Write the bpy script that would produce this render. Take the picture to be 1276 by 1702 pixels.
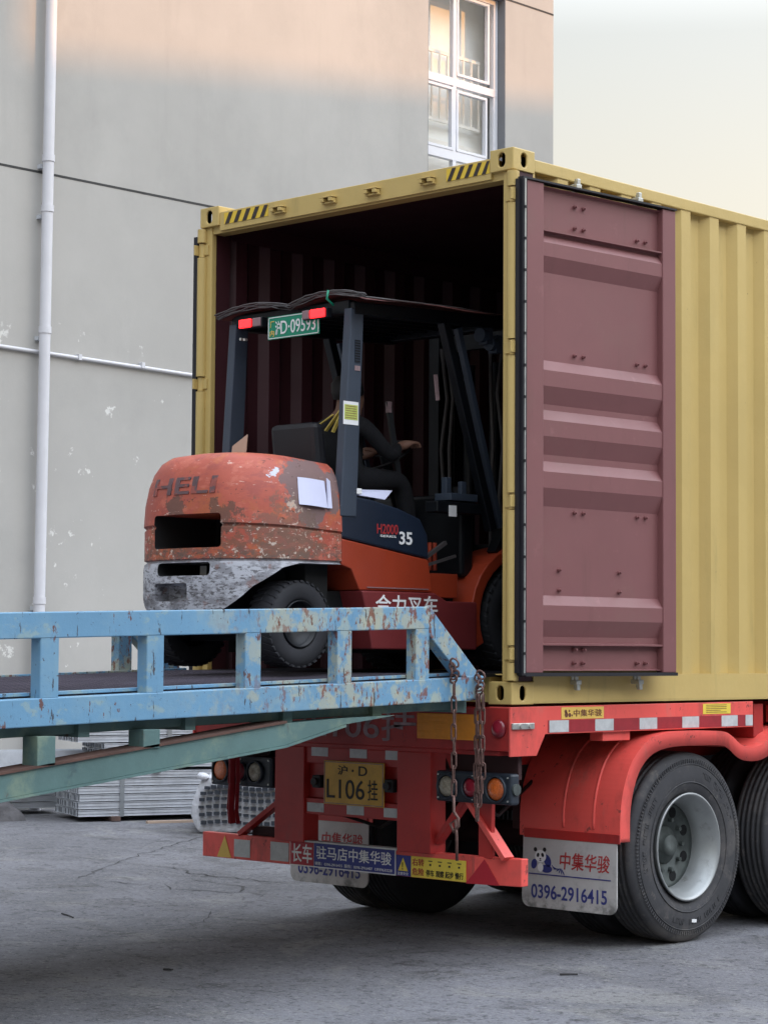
import bpy, bmesh, math, random
from mathutils import Vector, Matrix
random.seed(7)
R = math.radians
S = bpy.context.scene
for o in list(bpy.data.objects): bpy.data.objects.remove(o)
COL = S.collection

# ------------------------------------------------------------------ camera
cd = bpy.data.cameras.new('camera'); cam = bpy.data.objects.new('camera', cd); COL.objects.link(cam)
S.camera = cam
yaw, pit, rol = -0.7611, 0.0635, 0.0063
Fv = Vector((math.sin(yaw)*math.cos(pit), math.cos(yaw)*math.cos(pit), math.sin(pit)))
r0 = Fv.cross(Vector((0, 0, 1))).normalized(); u0 = r0.cross(Fv)
Rv = r0*math.cos(rol)+u0*math.sin(rol); Uv = -r0*math.sin(rol)+u0*math.cos(rol)
cam.matrix_world = Matrix(((Rv.x, Uv.x, -Fv.x, 7.2943), (Rv.y, Uv.y, -Fv.y, -8.6134), (Rv.z, Uv.z, -Fv.z, 1.6088), (0, 0, 0, 1)))
cd.sensor_fit = 'VERTICAL'; cd.sensor_height = 36; cd.lens = 3646.7*36/1702
cd.clip_start = .1; cd.clip_end = 4000

# ------------------------------------------------------------------ sky, sun, exposure
SUN_AZ, SUN_EL = R(25), R(8)          # direction towards the sun, measured from +X
W = bpy.data.worlds.new('World'); S.world = W; W.use_nodes = True
nt = W.node_tree; bg = nt.nodes['Background']
sky = nt.nodes.new('ShaderNodeTexSky'); sky.sky_type = 'NISHITA'; sky.sun_disc = False
sky.sun_elevation = SUN_EL; sky.sun_rotation = R(90)-SUN_AZ
sky.air_density = 1.0; sky.dust_density = 2.5; sky.ozone_density = 1.0
nt.links.new(sky.outputs[0], bg.inputs[0]); bg.inputs[1].default_value = .06
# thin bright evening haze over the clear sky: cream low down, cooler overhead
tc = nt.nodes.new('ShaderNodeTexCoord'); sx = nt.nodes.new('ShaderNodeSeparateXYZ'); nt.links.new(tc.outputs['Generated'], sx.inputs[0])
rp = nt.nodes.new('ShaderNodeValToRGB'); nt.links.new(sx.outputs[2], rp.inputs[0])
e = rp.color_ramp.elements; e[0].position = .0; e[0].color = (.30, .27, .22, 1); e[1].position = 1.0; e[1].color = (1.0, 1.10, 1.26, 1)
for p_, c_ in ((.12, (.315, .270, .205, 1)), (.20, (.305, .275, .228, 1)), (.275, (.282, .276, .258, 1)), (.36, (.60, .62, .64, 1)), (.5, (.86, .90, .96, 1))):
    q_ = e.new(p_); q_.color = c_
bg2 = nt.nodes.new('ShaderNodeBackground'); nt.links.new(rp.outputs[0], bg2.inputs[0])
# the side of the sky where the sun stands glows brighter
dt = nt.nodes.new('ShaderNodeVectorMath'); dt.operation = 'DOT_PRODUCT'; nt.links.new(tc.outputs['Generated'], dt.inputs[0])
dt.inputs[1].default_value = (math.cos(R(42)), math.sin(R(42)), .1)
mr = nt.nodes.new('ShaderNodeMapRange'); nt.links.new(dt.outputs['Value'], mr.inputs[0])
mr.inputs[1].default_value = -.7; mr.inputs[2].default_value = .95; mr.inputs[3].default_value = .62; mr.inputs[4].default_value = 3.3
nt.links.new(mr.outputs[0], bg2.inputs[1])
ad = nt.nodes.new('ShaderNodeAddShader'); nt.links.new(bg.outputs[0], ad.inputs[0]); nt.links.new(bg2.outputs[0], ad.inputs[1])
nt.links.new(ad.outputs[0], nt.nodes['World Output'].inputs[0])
sd = bpy.data.lights.new('sun', 'SUN'); sd.energy = 2.0; sd.angle = R(.5); sd.color = (1, .43, .10)
sun = bpy.data.objects.new('sun', sd); COL.objects.link(sun)
SV = Vector((math.cos(SUN_EL)*math.cos(SUN_AZ), math.cos(SUN_EL)*math.sin(SUN_AZ), math.sin(SUN_EL)))
sun.rotation_euler = SV.to_track_quat('Z', 'Y').to_euler(); sun.location = (20, 5, 20)
S.view_settings.view_transform = 'Standard'; S.view_settings.look = 'None'
S.view_settings.exposure = 0.42; S.view_settings.gamma = 1
S.cycles.max_bounces = 8; S.cycles.diffuse_bounces = 4

# ------------------------------------------------------------------ materials
def lin(c):
    f = lambda x: (x/12.92 if x <= .04045 else ((x+.055)/1.055)**2.4)
    return tuple(f(x/255.) for x in c)
def M(name, col, rough=.5, metal=0, var=.12, vs=1.5, layers=(), bump=None, emit=0, spec=.5, coat=0, trans=0):
    """col and layer colours: sRGB 0-255 albedo. layers: dict(c,s,lo,hi,st=(x,y,z),z=(a,b),sph=(x,y,z,r,soft),amt,rough)"""
    m = bpy.data.materials.new(name); m.use_nodes = True; t = m.node_tree; N = t.nodes; L = t.links
    b = N['Principled BSDF']; b.inputs['Roughness'].default_value = rough; b.inputs['Metallic'].default_value = metal
    b.inputs['Specular IOR Level'].default_value = spec
    if coat: b.inputs['Coat Weight'].default_value = coat; b.inputs['Coat Roughness'].default_value = .15
    if trans: b.inputs['Transmission Weight'].default_value = trans
    g = N.new('ShaderNodeNewGeometry')
    def noise(scale, st=(1, 1, 1), det=6, off=0., dist=0.):
        mp = N.new('ShaderNodeMapping'); mp.inputs['Scale'].default_value = st; mp.inputs['Location'].default_value = (off, off*.7, off*1.3)
        L.new(g.outputs['Position'], mp.inputs[0]); n = N.new('ShaderNodeTexNoise')
        n.inputs['Scale'].default_value = scale; n.inputs['Detail'].default_value = det; n.inputs['Roughness'].default_value = .68
        n.inputs['Distortion'].default_value = dist
        L.new(mp.outputs[0], n.inputs[0]); return n.outputs[0]
    def math_(op, a, bb):
        n = N.new('ShaderNodeMath'); n.operation = op
        for i, v in enumerate((a, bb)):
            if v is None: continue
            if isinstance(v, (int, float)): n.inputs[i].default_value = v
            else: L.new(v, n.inputs[i])
        return n.outputs[0]
    def rng(v, lo, hi):
        n = N.new('ShaderNodeMapRange'); n.interpolation_type = 'SMOOTHSTEP'
        n.inputs[1].default_value = lo; n.inputs[2].default_value = hi; L.new(v, n.inputs[0]); return n.outputs[0]
    base = lin(col)
    c1 = N.new('ShaderNodeMix'); c1.data_type = 'RGBA'
    c1.inputs[6].default_value = (*[x*(1-var) for x in base], 1); c1.inputs[7].default_value = (*[min(1, x*(1+var)) for x in base], 1)
    nn = noise(vs, det=8); L.new(rng(nn, .3, .7), c1.inputs[0]); out = c1.outputs[2]
    rough_out = None
    sep = None
    for k, ly in enumerate(layers):
        f = rng(noise(ly['s'], ly.get('st', (1, 1, 1)), 9, off=3.1*(k+1), dist=ly.get('dist', 0)), ly['lo'], ly['hi'])
        if 'z' in ly:
            if sep is None: sep = N.new('ShaderNodeSeparateXYZ'); L.new(g.outputs['Position'], sep.inputs[0])
            f = math_('MULTIPLY', f, rng(sep.outputs[2], *ly['z']))
        if 'y' in ly:
            if sep is None: sep = N.new('ShaderNodeSeparateXYZ'); L.new(g.outputs['Position'], sep.inputs[0])
            f = math_('MULTIPLY', f, rng(sep.outputs[1], *ly['y']))
        if 'sph' in ly:
            x, y, z, r, soft = ly['sph']
            vm = N.new('ShaderNodeVectorMath'); vm.operation = 'DISTANCE'; L.new(g.outputs['Position'], vm.inputs[0]); vm.inputs[1].default_value = (x, y, z)
            mk = N.new('ShaderNodeMapRange'); mk.inputs[1].default_value = r+soft; mk.inputs[2].default_value = r-soft; L.new(vm.outputs['Value'], mk.inputs[0])
            nz = math_('SUBTRACT', noise(ly['s'], ly.get('st', (1, 1, 1)), 9, off=2.2*(k+1)), .5)
            f = rng(math_('ADD', mk.outputs[0], math_('MULTIPLY', nz, 2.2)), .46, .54)
        f = math_('MULTIPLY', f, ly.get('amt', 1.))
        mx = N.new('ShaderNodeMix'); mx.data_type = 'RGBA'; L.new(f, mx.inputs[0]); L.new(out, mx.inputs[6])
        lc = lin(ly['c']); mx.inputs[7].default_value = (*lc, 1); out = mx.outputs[2]
        if 'rough' in ly:
            rm = N.new('ShaderNodeMix'); L.new(f, rm.inputs[0])
            if rough_out is None: rm.inputs[2].default_value = rough
            else: L.new(rough_out, rm.inputs[2])
            rm.inputs[3].default_value = ly['rough']; rough_out = rm.outputs[0]
    L.new(out, b.inputs['Base Color'])
    if rough_out is None:
        rr = math_('MULTIPLY_ADD', noise(vs*4, det=4, off=9), .25); rr.node.inputs[2].default_value = rough-.12; rough_out = rr
    L.new(rough_out, b.inputs['Roughness'])
    if bump:
        bs, bst = bump[:2]; bn = N.new('ShaderNodeBump'); bn.inputs['Strength'].default_value = bst
        bn.inputs['Distance'].default_value = bump[2] if len(bump) > 2 else .01
        L.new(noise(bs, bump[3] if len(bump) > 3 else (1, 1, 1), 8, off=5), bn.inputs['Height']); L.new(bn.outputs[0], b.inputs['Normal'])
    if emit:
        b.inputs['Emission Color'].default_value = (*base, 1); b.inputs['Emission Strength'].default_value = emit
    return m

MT = {}
MT['wall'] = M('wall_paint', (171, 169, 165), .85, var=.06, vs=.35, layers=[
    dict(c=(152, 151, 148), s=.5, lo=.46, hi=.7, amt=.4), dict(c=(140, 138, 134), s=1.6, st=(1, 1, .08), lo=.56, hi=.78, amt=.18),
    dict(c=(186, 184, 180), s=2.4, st=(1, 1, .4), lo=.56, hi=.75, amt=.2), dict(c=(132, 130, 126), s=3.0, st=(1, 1, .15), lo=.54, hi=.75, z=(5.9, 6.49), amt=.14),
    dict(c=(216, 216, 212), s=3.2, lo=.63, hi=.65, amt=.75, z=(5.4, 4.6)), dict(c=(206, 206, 202), s=9, st=(1, 1, .5), lo=.70, hi=.715, amt=.5, z=(5.6, 4.6))], bump=(45, .2, .005), spec=.2)
MT['wall_roof'] = M('parapet_cap', (150, 148, 142), .8)
MT['joint'] = M('joint_dark', (60, 60, 60), .9)
MT['upvc'] = M('white_plastic', (205, 205, 210), .4, var=.05, layers=[dict(c=(150, 150, 148), s=3, st=(1, 1, .3), lo=.55, hi=.8, amt=.35)])
MT['winframe'] = M('window_frame_white', (215, 216, 222), .35, var=.04)
MT['reveal'] = M('reveal_grey', (120, 122, 126), .85, var=.05)
MT['reflection_pale'] = M('reflection_board', (244, 245, 242), .9, var=.06, vs=1)
MT['railwhite'] = M('rail_white', (240, 236, 228), .5, var=.03)
MT['concrete'] = M('yard_concrete', (117, 117, 122), .82, var=.18, vs=.55, layers=[
    dict(c=(92, 92, 95), s=.45, lo=.46, hi=.62, amt=.55, dist=.8), dict(c=(78, 76, 76), s=1.6, lo=.52, hi=.66, amt=.5, dist=.5),
    dict(c=(138, 137, 134), s=1.1, lo=.53, hi=.64, amt=.5, dist=1.2), dict(c=(60, 59, 60), s=5, lo=.57, hi=.64, amt=.5, dist=.6),
    dict(c=(70, 68, 68), s=.8, st=(.15, 1, 1), lo=.56, hi=.66, amt=.4),
    dict(c=(46, 46, 48), s=26, lo=.54, hi=.62, amt=.6), dict(c=(156, 155, 152), s=40, lo=.56, hi=.64, amt=.55), dict(c=(40, 40, 42), s=90, lo=.56, hi=.64, amt=.5)],
    bump=(30, .8, .025), spec=.3)
MT['crack'] = M('crack_dark', (58, 57, 58), .95)
MT['gold'] = M('container_gold', (193, 167, 104), .42, var=.05, vs=.8, bump=(2.2, .5, .012), layers=[
    dict(c=(170, 150, 92), s=2.2, st=(1, 1, .25), lo=.55, hi=.8, amt=.4), dict(c=(205, 184, 122), s=1.1, lo=.55, hi=.75, amt=.3),
    dict(c=(118, 90, 58), s=22, lo=.70, hi=.72, amt=.6), dict(c=(158, 140, 88), s=5, st=(1, 1, .12), lo=.56, hi=.72, amt=.45)], spec=.4)
MT['oxide'] = M('container_oxide', (126, 82, 82), .5, var=.06, vs=.9, layers=[
    dict(c=(124, 88, 84), s=2.2, lo=.5, hi=.7, amt=.5), dict(c=(150, 104, 104), s=9, lo=.60, hi=.72, amt=.3), dict(c=(104, 70, 66), s=6, st=(1, 1, .15), lo=.56, hi=.72, amt=.4)], spec=.4)
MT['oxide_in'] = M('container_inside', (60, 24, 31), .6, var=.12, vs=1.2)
MT['rubber'] = M('rubber_black', (24, 23, 30), .55)
MT['zinc'] = M('zinc', (190, 192, 188), .35, metal=.7, var=.15, vs=20)
MT['ply'] = M('plywood_floor', (34, 28, 26), .8, var=.25, vs=4)
MT['haz_y'] = M('sticker_yellow', (224, 188, 60), .5, var=.05)
MT['haz_k'] = M('sticker_dark', (52, 42, 38), .5, var=.1)
MT['red'] = M('trailer_red', (230, 90, 82), .38, var=.07, vs=1.2, layers=[
    dict(c=(150, 66, 60), s=2.5, st=(1, 1, .5), lo=.48, hi=.66, amt=.6, rough=.6), dict(c=(190, 120, 108), s=5, st=(1, 1, .3), lo=.56, hi=.70, amt=.4, rough=.7), dict(c=(84, 56, 52), s=16, lo=.62, hi=.66, amt=.7, rough=.8),
    dict(c=(100, 78, 74), s=3, lo=.5, hi=.75, amt=.45, z=(.75, .45), rough=.8)], spec=.45)
MT['red_shade'] = M('trailer_red_shaded', (172, 42, 38), .45, var=.12, vs=1.6, layers=[  # same red, darkened to carry the shade on rear and inner members
    dict(c=(110, 34, 38), s=2.2, lo=.48, hi=.7, amt=.6, rough=.7), dict(c=(74, 46, 44), s=10, lo=.64, hi=.76, amt=.7, rough=.85),
    dict(c=(96, 72, 68), s=5, st=(1, 1, .3), lo=.58, hi=.74, amt=.4)])
MT['under'] = M('chassis_dark', (52, 26, 28), .8, var=.2, vs=4)
MT['tape_w'] = M('reflective_white', (188, 190, 190), .45, var=.12, vs=16, layers=[dict(c=(110, 90, 84), s=12, lo=.6, hi=.75, amt=.4)])
MT['tape_r'] = M('reflective_red', (150, 38, 46), .45, var=.12, vs=16)
MT['amberpl'] = M('amber_reflector', (224, 140, 34), .4, var=.12, vs=6, bump=(1, .4, .01, (2, 2, 60)))
MT['lab_y'] = M('label_yellow', (222, 184, 90), .5, var=.06, vs=8)
MT['plate_y'] = M('plate_yellow', (205, 158, 58), .45, var=.14, vs=9, layers=[dict(c=(140, 104, 50), s=12, lo=.58, hi=.75, amt=.5)])
MT['black'] = M('ink_black', (26, 24, 26), .6)
MT['white'] = M('ink_white', (226, 226, 226), .6)
MT['white_dim'] = M('ink_worn_white', (150, 126, 128), .7, var=.35, vs=10)
MT['sign_r'] = M('sign_red', (170, 34, 48), .5)
MT['sign_b'] = M('sign_blue', (40, 48, 128), .45, var=.08, vs=8)
MT['sign_y'] = M('sign_yellow', (228, 202, 74), .5, var=.07, vs=8)
MT['ink_r'] = M('ink_red', (164, 46, 48), .6)
MT['ink_b'] = M('ink_blue', (48, 54, 120), .6)
MT['ink_br'] = M('ink_brown', (112, 66, 46), .7)
MT['flap'] = M('flap_white', (186, 184, 182), .55, var=.07, vs=6, layers=[
    dict(c=(104, 100, 96), s=5, lo=.52, hi=.72, amt=.55), dict(c=(84, 84, 80), s=7, lo=.46, hi=.62, z=(.34, .2), amt=.8)])
MT['lamp'] = M('lamp_housing', (36, 44, 54), .5, var=.2, vs=8)
MT['amber'] = M('amber_lens', (196, 96, 40), .25, var=.2, vs=40, coat=.6, bump=(1, .5, .01, (90, 90, 90)))
MT['clear'] = M('clear_lens', (150, 142, 126), .25, var=.4, vs=60, coat=.6, bump=(1, .5, .01, (90, 90, 90)))
MT['redlens'] = M('red_lens', (130, 28, 44), .3, var=.2, vs=40, coat=.6)
MT['tyre'] = M('tyre_rubber', (56, 56, 59), .78, var=.15, vs=3, layers=[dict(c=(92, 88, 85), s=5, lo=.48, hi=.66, amt=.55), dict(c=(110, 104, 98), s=18, lo=.58, hi=.66, amt=.4), dict(c=(112, 106, 100), s=6, lo=.42, hi=.6, z=(.16, .02), amt=.5)], bump=(90, .2, .004))
MT['tyre_dark'] = M('tyre_rubber_dark', (36, 37, 42), .8, var=.2, vs=4)
MT['rim'] = M('rim_silver', (150, 153, 153), .42, metal=.45, var=.12, vs=4, layers=[dict(c=(96, 92, 86), s=9, lo=.56, hi=.74, amt=.6, rough=.7)])
MT['hub'] = M('hub_grey', (76, 82, 80), .6, metal=.3, var=.25, vs=12)  # darker grey than the rim, for hub and wheel disc
MT['hole'] = M('void_dark', (14, 16, 18), .9)
MT['blue'] = M('ramp_blue', (102, 146, 176), .55, var=.08, vs=1.6, layers=[
    dict(c=(122, 156, 174), s=2.6, lo=.46, hi=.66, amt=.7), dict(c=(146, 164, 158), s=6, st=(1, 1, 1.6), lo=.57, hi=.64, amt=.6, rough=.7),
    dict(c=(164, 172, 156), s=11, st=(1, 1, .8), lo=.51, hi=.57, amt=.7, y=(-2.1, -.9), rough=.7),
    dict(c=(166, 166, 144), s=6, lo=.50, hi=.57, amt=.7, y=(-2.4, -1.6), rough=.7),
    dict(c=(60, 50, 48), s=26, st=(1, 1, .2), lo=.625, hi=.645, amt=.85, rough=.9),
    dict(c=(102, 60, 42), s=16, st=(1, 1, .45), lo=.625, hi=.645, amt=.9, rough=.9), dict(c=(120, 68, 48), s=24, st=(1, 1, .5), lo=.555, hi=.60, amt=.85, y=(-2.2, -1.3), rough=.9),
    dict(c=(72, 50, 42), s=40, lo=.645, hi=.66, amt=.85, rough=.9)],
    bump=(40, .25, .006))
MT['teal'] = M('ramp_underside', (84, 112, 110), .65, var=.15, vs=2, layers=[
    dict(c=(130, 146, 124), s=3.2, lo=.46, hi=.66, amt=.7), dict(c=(92, 62, 46), s=9, st=(1, 1, .3), lo=.62, hi=.7, amt=.8, rough=.9), dict(c=(44, 66, 76), s=5, lo=.56, hi=.7, amt=.6)], bump=(40, .3, .006))
MT['beamrust'] = M('flange_rust', (86, 62, 54), .85, var=.25, vs=6)
MT['grate'] = M('grating_steel', (104, 98, 110), .6, metal=.3, var=.2, vs=3)
MT['chain'] = M('chain_rust', (104, 78, 72), .6, metal=.5, var=.35, vs=40, layers=[dict(c=(150, 130, 124), s=30, lo=.6, hi=.7, amt=.7)])
MT['galv'] = M('galvanised', (200, 204, 210), .32, metal=.25, var=.1, vs=6, layers=[dict(c=(140, 144, 150), s=3, lo=.5, hi=.75, amt=.5)])
MT['hollow_dark'] = M('hollow_shade', (44, 50, 60), .6, metal=.1, var=.2)
MT['strap'] = M('steel_strap', (176, 182, 186), .3, metal=.8)
MT['wood'] = M('wood_spacer', (84, 66, 60), .85, var=.3, vs=6, bump=(30, .4, .005, (1, 1, .2)))
MT['film'] = M('white_film', (205, 207, 214), .5, var=.1, vs=9, bump=(12, .8, .03))
MT['tarp'] = M('tarp_grey', (84, 82, 84), .85, var=.2, vs=8, bump=(14, .6, .03))
MT['pink'] = M('pink_film', (196, 120, 150), .7)
# forklift
MT['cw'] = M('counterweight_paint', (172, 82, 64), .55, var=.10, vs=3, layers=[
    dict(c=(178, 96, 58), s=5, lo=.50, hi=.60, amt=.7), dict(c=(150, 72, 64), s=7, st=(1, 1, 2.6), lo=.52, hi=.62, amt=.6), dict(c=(196, 112, 92), s=9, st=(1, 1, 2.), lo=.54, hi=.62, amt=.5),
    dict(c=(118, 84, 66), s=14, st=(1, 1, 2.0), lo=.48, hi=.53, amt=.7, z=(2.27, 2.22), rough=.8),
    dict(c=(98, 84, 76), s=22, st=(1, 1, 1.6), lo=.49, hi=.54, amt=.75, z=(2.17, 2.09), rough=.8),
    dict(c=(104, 94, 94), s=9, lo=0, hi=1, sph=(-.60, -.82, 2.44, .20, .08), amt=.85, rough=.7),
    dict(c=(112, 90, 78), s=16, lo=0, hi=1, sph=(-.66, -.98, 2.17, .18, .16), amt=.6, rough=.8),
    dict(c=(98, 74, 62), s=18, lo=0, hi=1, sph=(-.84, -1.27, 2.27, .09, .09), amt=.8, rough=.8),
    dict(c=(94, 76, 66), s=20, lo=0, hi=1, sph=(-1.16, -1.27, 2.325, .07, .09), amt=.8, rough=.8),
    dict(c=(148, 74, 66), s=7, lo=0, hi=1, sph=(-1.45, -1.2, 2.45, .22, .2), amt=.5),
    dict(c=(84, 80, 78), s=24, lo=0, hi=1, sph=(-1.02, -1.05, 2.60, .05, .03), amt=1.),
    dict(c=(224, 196, 180), s=11, st=(1, 1, 6), lo=.645, hi=.655, amt=.9), dict(c=(78, 58, 50), s=20, st=(1, 1, 2), lo=.63, hi=.645, amt=.8, rough=.8),
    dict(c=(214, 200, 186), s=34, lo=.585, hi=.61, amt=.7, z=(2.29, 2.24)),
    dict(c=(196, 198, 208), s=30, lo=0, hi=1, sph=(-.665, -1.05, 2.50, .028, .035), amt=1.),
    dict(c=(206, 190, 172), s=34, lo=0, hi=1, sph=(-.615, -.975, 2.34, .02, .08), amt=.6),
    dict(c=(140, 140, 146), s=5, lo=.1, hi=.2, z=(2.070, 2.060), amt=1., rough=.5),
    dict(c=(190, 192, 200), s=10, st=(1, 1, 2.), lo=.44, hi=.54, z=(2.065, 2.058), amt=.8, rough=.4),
    dict(c=(80, 77, 78), s=30, st=(1, 1, 2.6), lo=.535, hi=.56, z=(2.04, 2.02), amt=.8, rough=.85),
    dict(c=(92, 90, 94), s=6, lo=.47, hi=.60, z=(2.0, 1.84), amt=.7, rough=.8),
    dict(c=(128, 84, 72), s=16, lo=.60, hi=.62, z=(2.065, 2.058), amt=.5)], bump=(26, .35, .006))
MT['emboss'] = M('embossed_letters', (96, 72, 74), .6, var=.2, vs=9, layers=[dict(c=(150, 74, 62), s=9, lo=.52, hi=.56, amt=.8)])
MT['orange'] = M('forklift_orange', (152, 56, 32), .42, var=.08, vs=3, layers=[dict(c=(120, 84, 70), s=8, lo=.64, hi=.72, amt=.6), dict(c=(150, 60, 44), s=2, lo=.5, hi=.7, amt=.5)])
MT['redstep'] = M('forklift_step', (116, 44, 46), .45, var=.1, vs=3)
MT['guard'] = M('guard_steel', (56, 65, 78), .45, var=.08, vs=4, layers=[dict(c=(120, 120, 124), s=20, lo=.68, hi=.72, amt=.8)])
MT['hood'] = M('hood_blue', (26, 36, 52), .4, var=.1, vs=3)
MT['mast'] = M('mast_and_shade_dark', (15, 19, 25), .45, metal=.3, var=.15, vs=5)
MT['seat'] = M('seat_vinyl', (24, 25, 31), .5, var=.1)
MT['green'] = M('plate_green', (0, 128, 98), .45, var=.06)
MT['redlit'] = M('lit_red_lamp', (255, 30, 34), .4, emit=3.2)
MT['lampclear'] = M('lamp_clear', (140, 112, 116), .3)
MT['canopy'] = M('canopy_sheet', (104, 60, 56), .4, var=.25, vs=6)  # red-brown sheet colour also carries the rear lamps' red glow
MT['wire'] = M('cable', (70, 66, 66), .5, var=.2)
MT['paper'] = M('paper_white', (206, 208, 232), .8, var=.04)
MT['card'] = M('cardboard', (178, 156, 138), .85, var=.06)
MT['yel'] = M('sticker_yellowgreen', (178, 188, 96), .6, var=.15, vs=60)
MT['vest'] = M('vest_yellow', (214, 190, 96), .6)
MT['cloth'] = M('cloth_navy', (10, 11, 17), .9, var=.2, vs=9)
MT['skin'] = M('skin', (126, 92, 76), .6, var=.05)
MT['hair'] = M('hair', (22, 20, 22), .7)
MT['shade_bld'] = M('opposite_wall', (150, 145, 138), .85, var=.08, vs=.3)

# glass with sky reflection
gm = bpy.data.materials.new('window_glass'); gm.use_nodes = True
_t = gm.node_tree; _t.nodes.remove(_t.nodes['Principled BSDF'])
_tr = _t.nodes.new('ShaderNodeBsdfTransparent'); _tr.inputs[0].default_value = (.97, .98, .985, 1); _gl = _t.nodes.new('ShaderNodeBsdfGlossy'); _gl.inputs['Roughness'].default_value = .02
_fr = _t.nodes.new('ShaderNodeFresnel'); _fr.inputs[0].default_value = 1.6; _mx = _t.nodes.new('ShaderNodeMixShader')
_ge = _t.nodes.new('ShaderNodeNewGeometry'); _mu = _t.nodes.new('ShaderNodeMath'); _mu.operation = 'SUBTRACT'; _mu.use_clamp = True
_t.links.new(_fr.outputs[0], _mu.inputs[0]); _t.links.new(_ge.outputs['Backfacing'], _mu.inputs[1]); _t.links.new(_mu.outputs[0], _mx.inputs[0]); _t.links.new(_tr.outputs[0], _mx.inputs[1]); _t.links.new(_gl.outputs[0], _mx.inputs[2]); _t.links.new(_mx.outputs[0], _t.nodes['Material Output'].inputs[0])
MT['glass'] = gm

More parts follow.
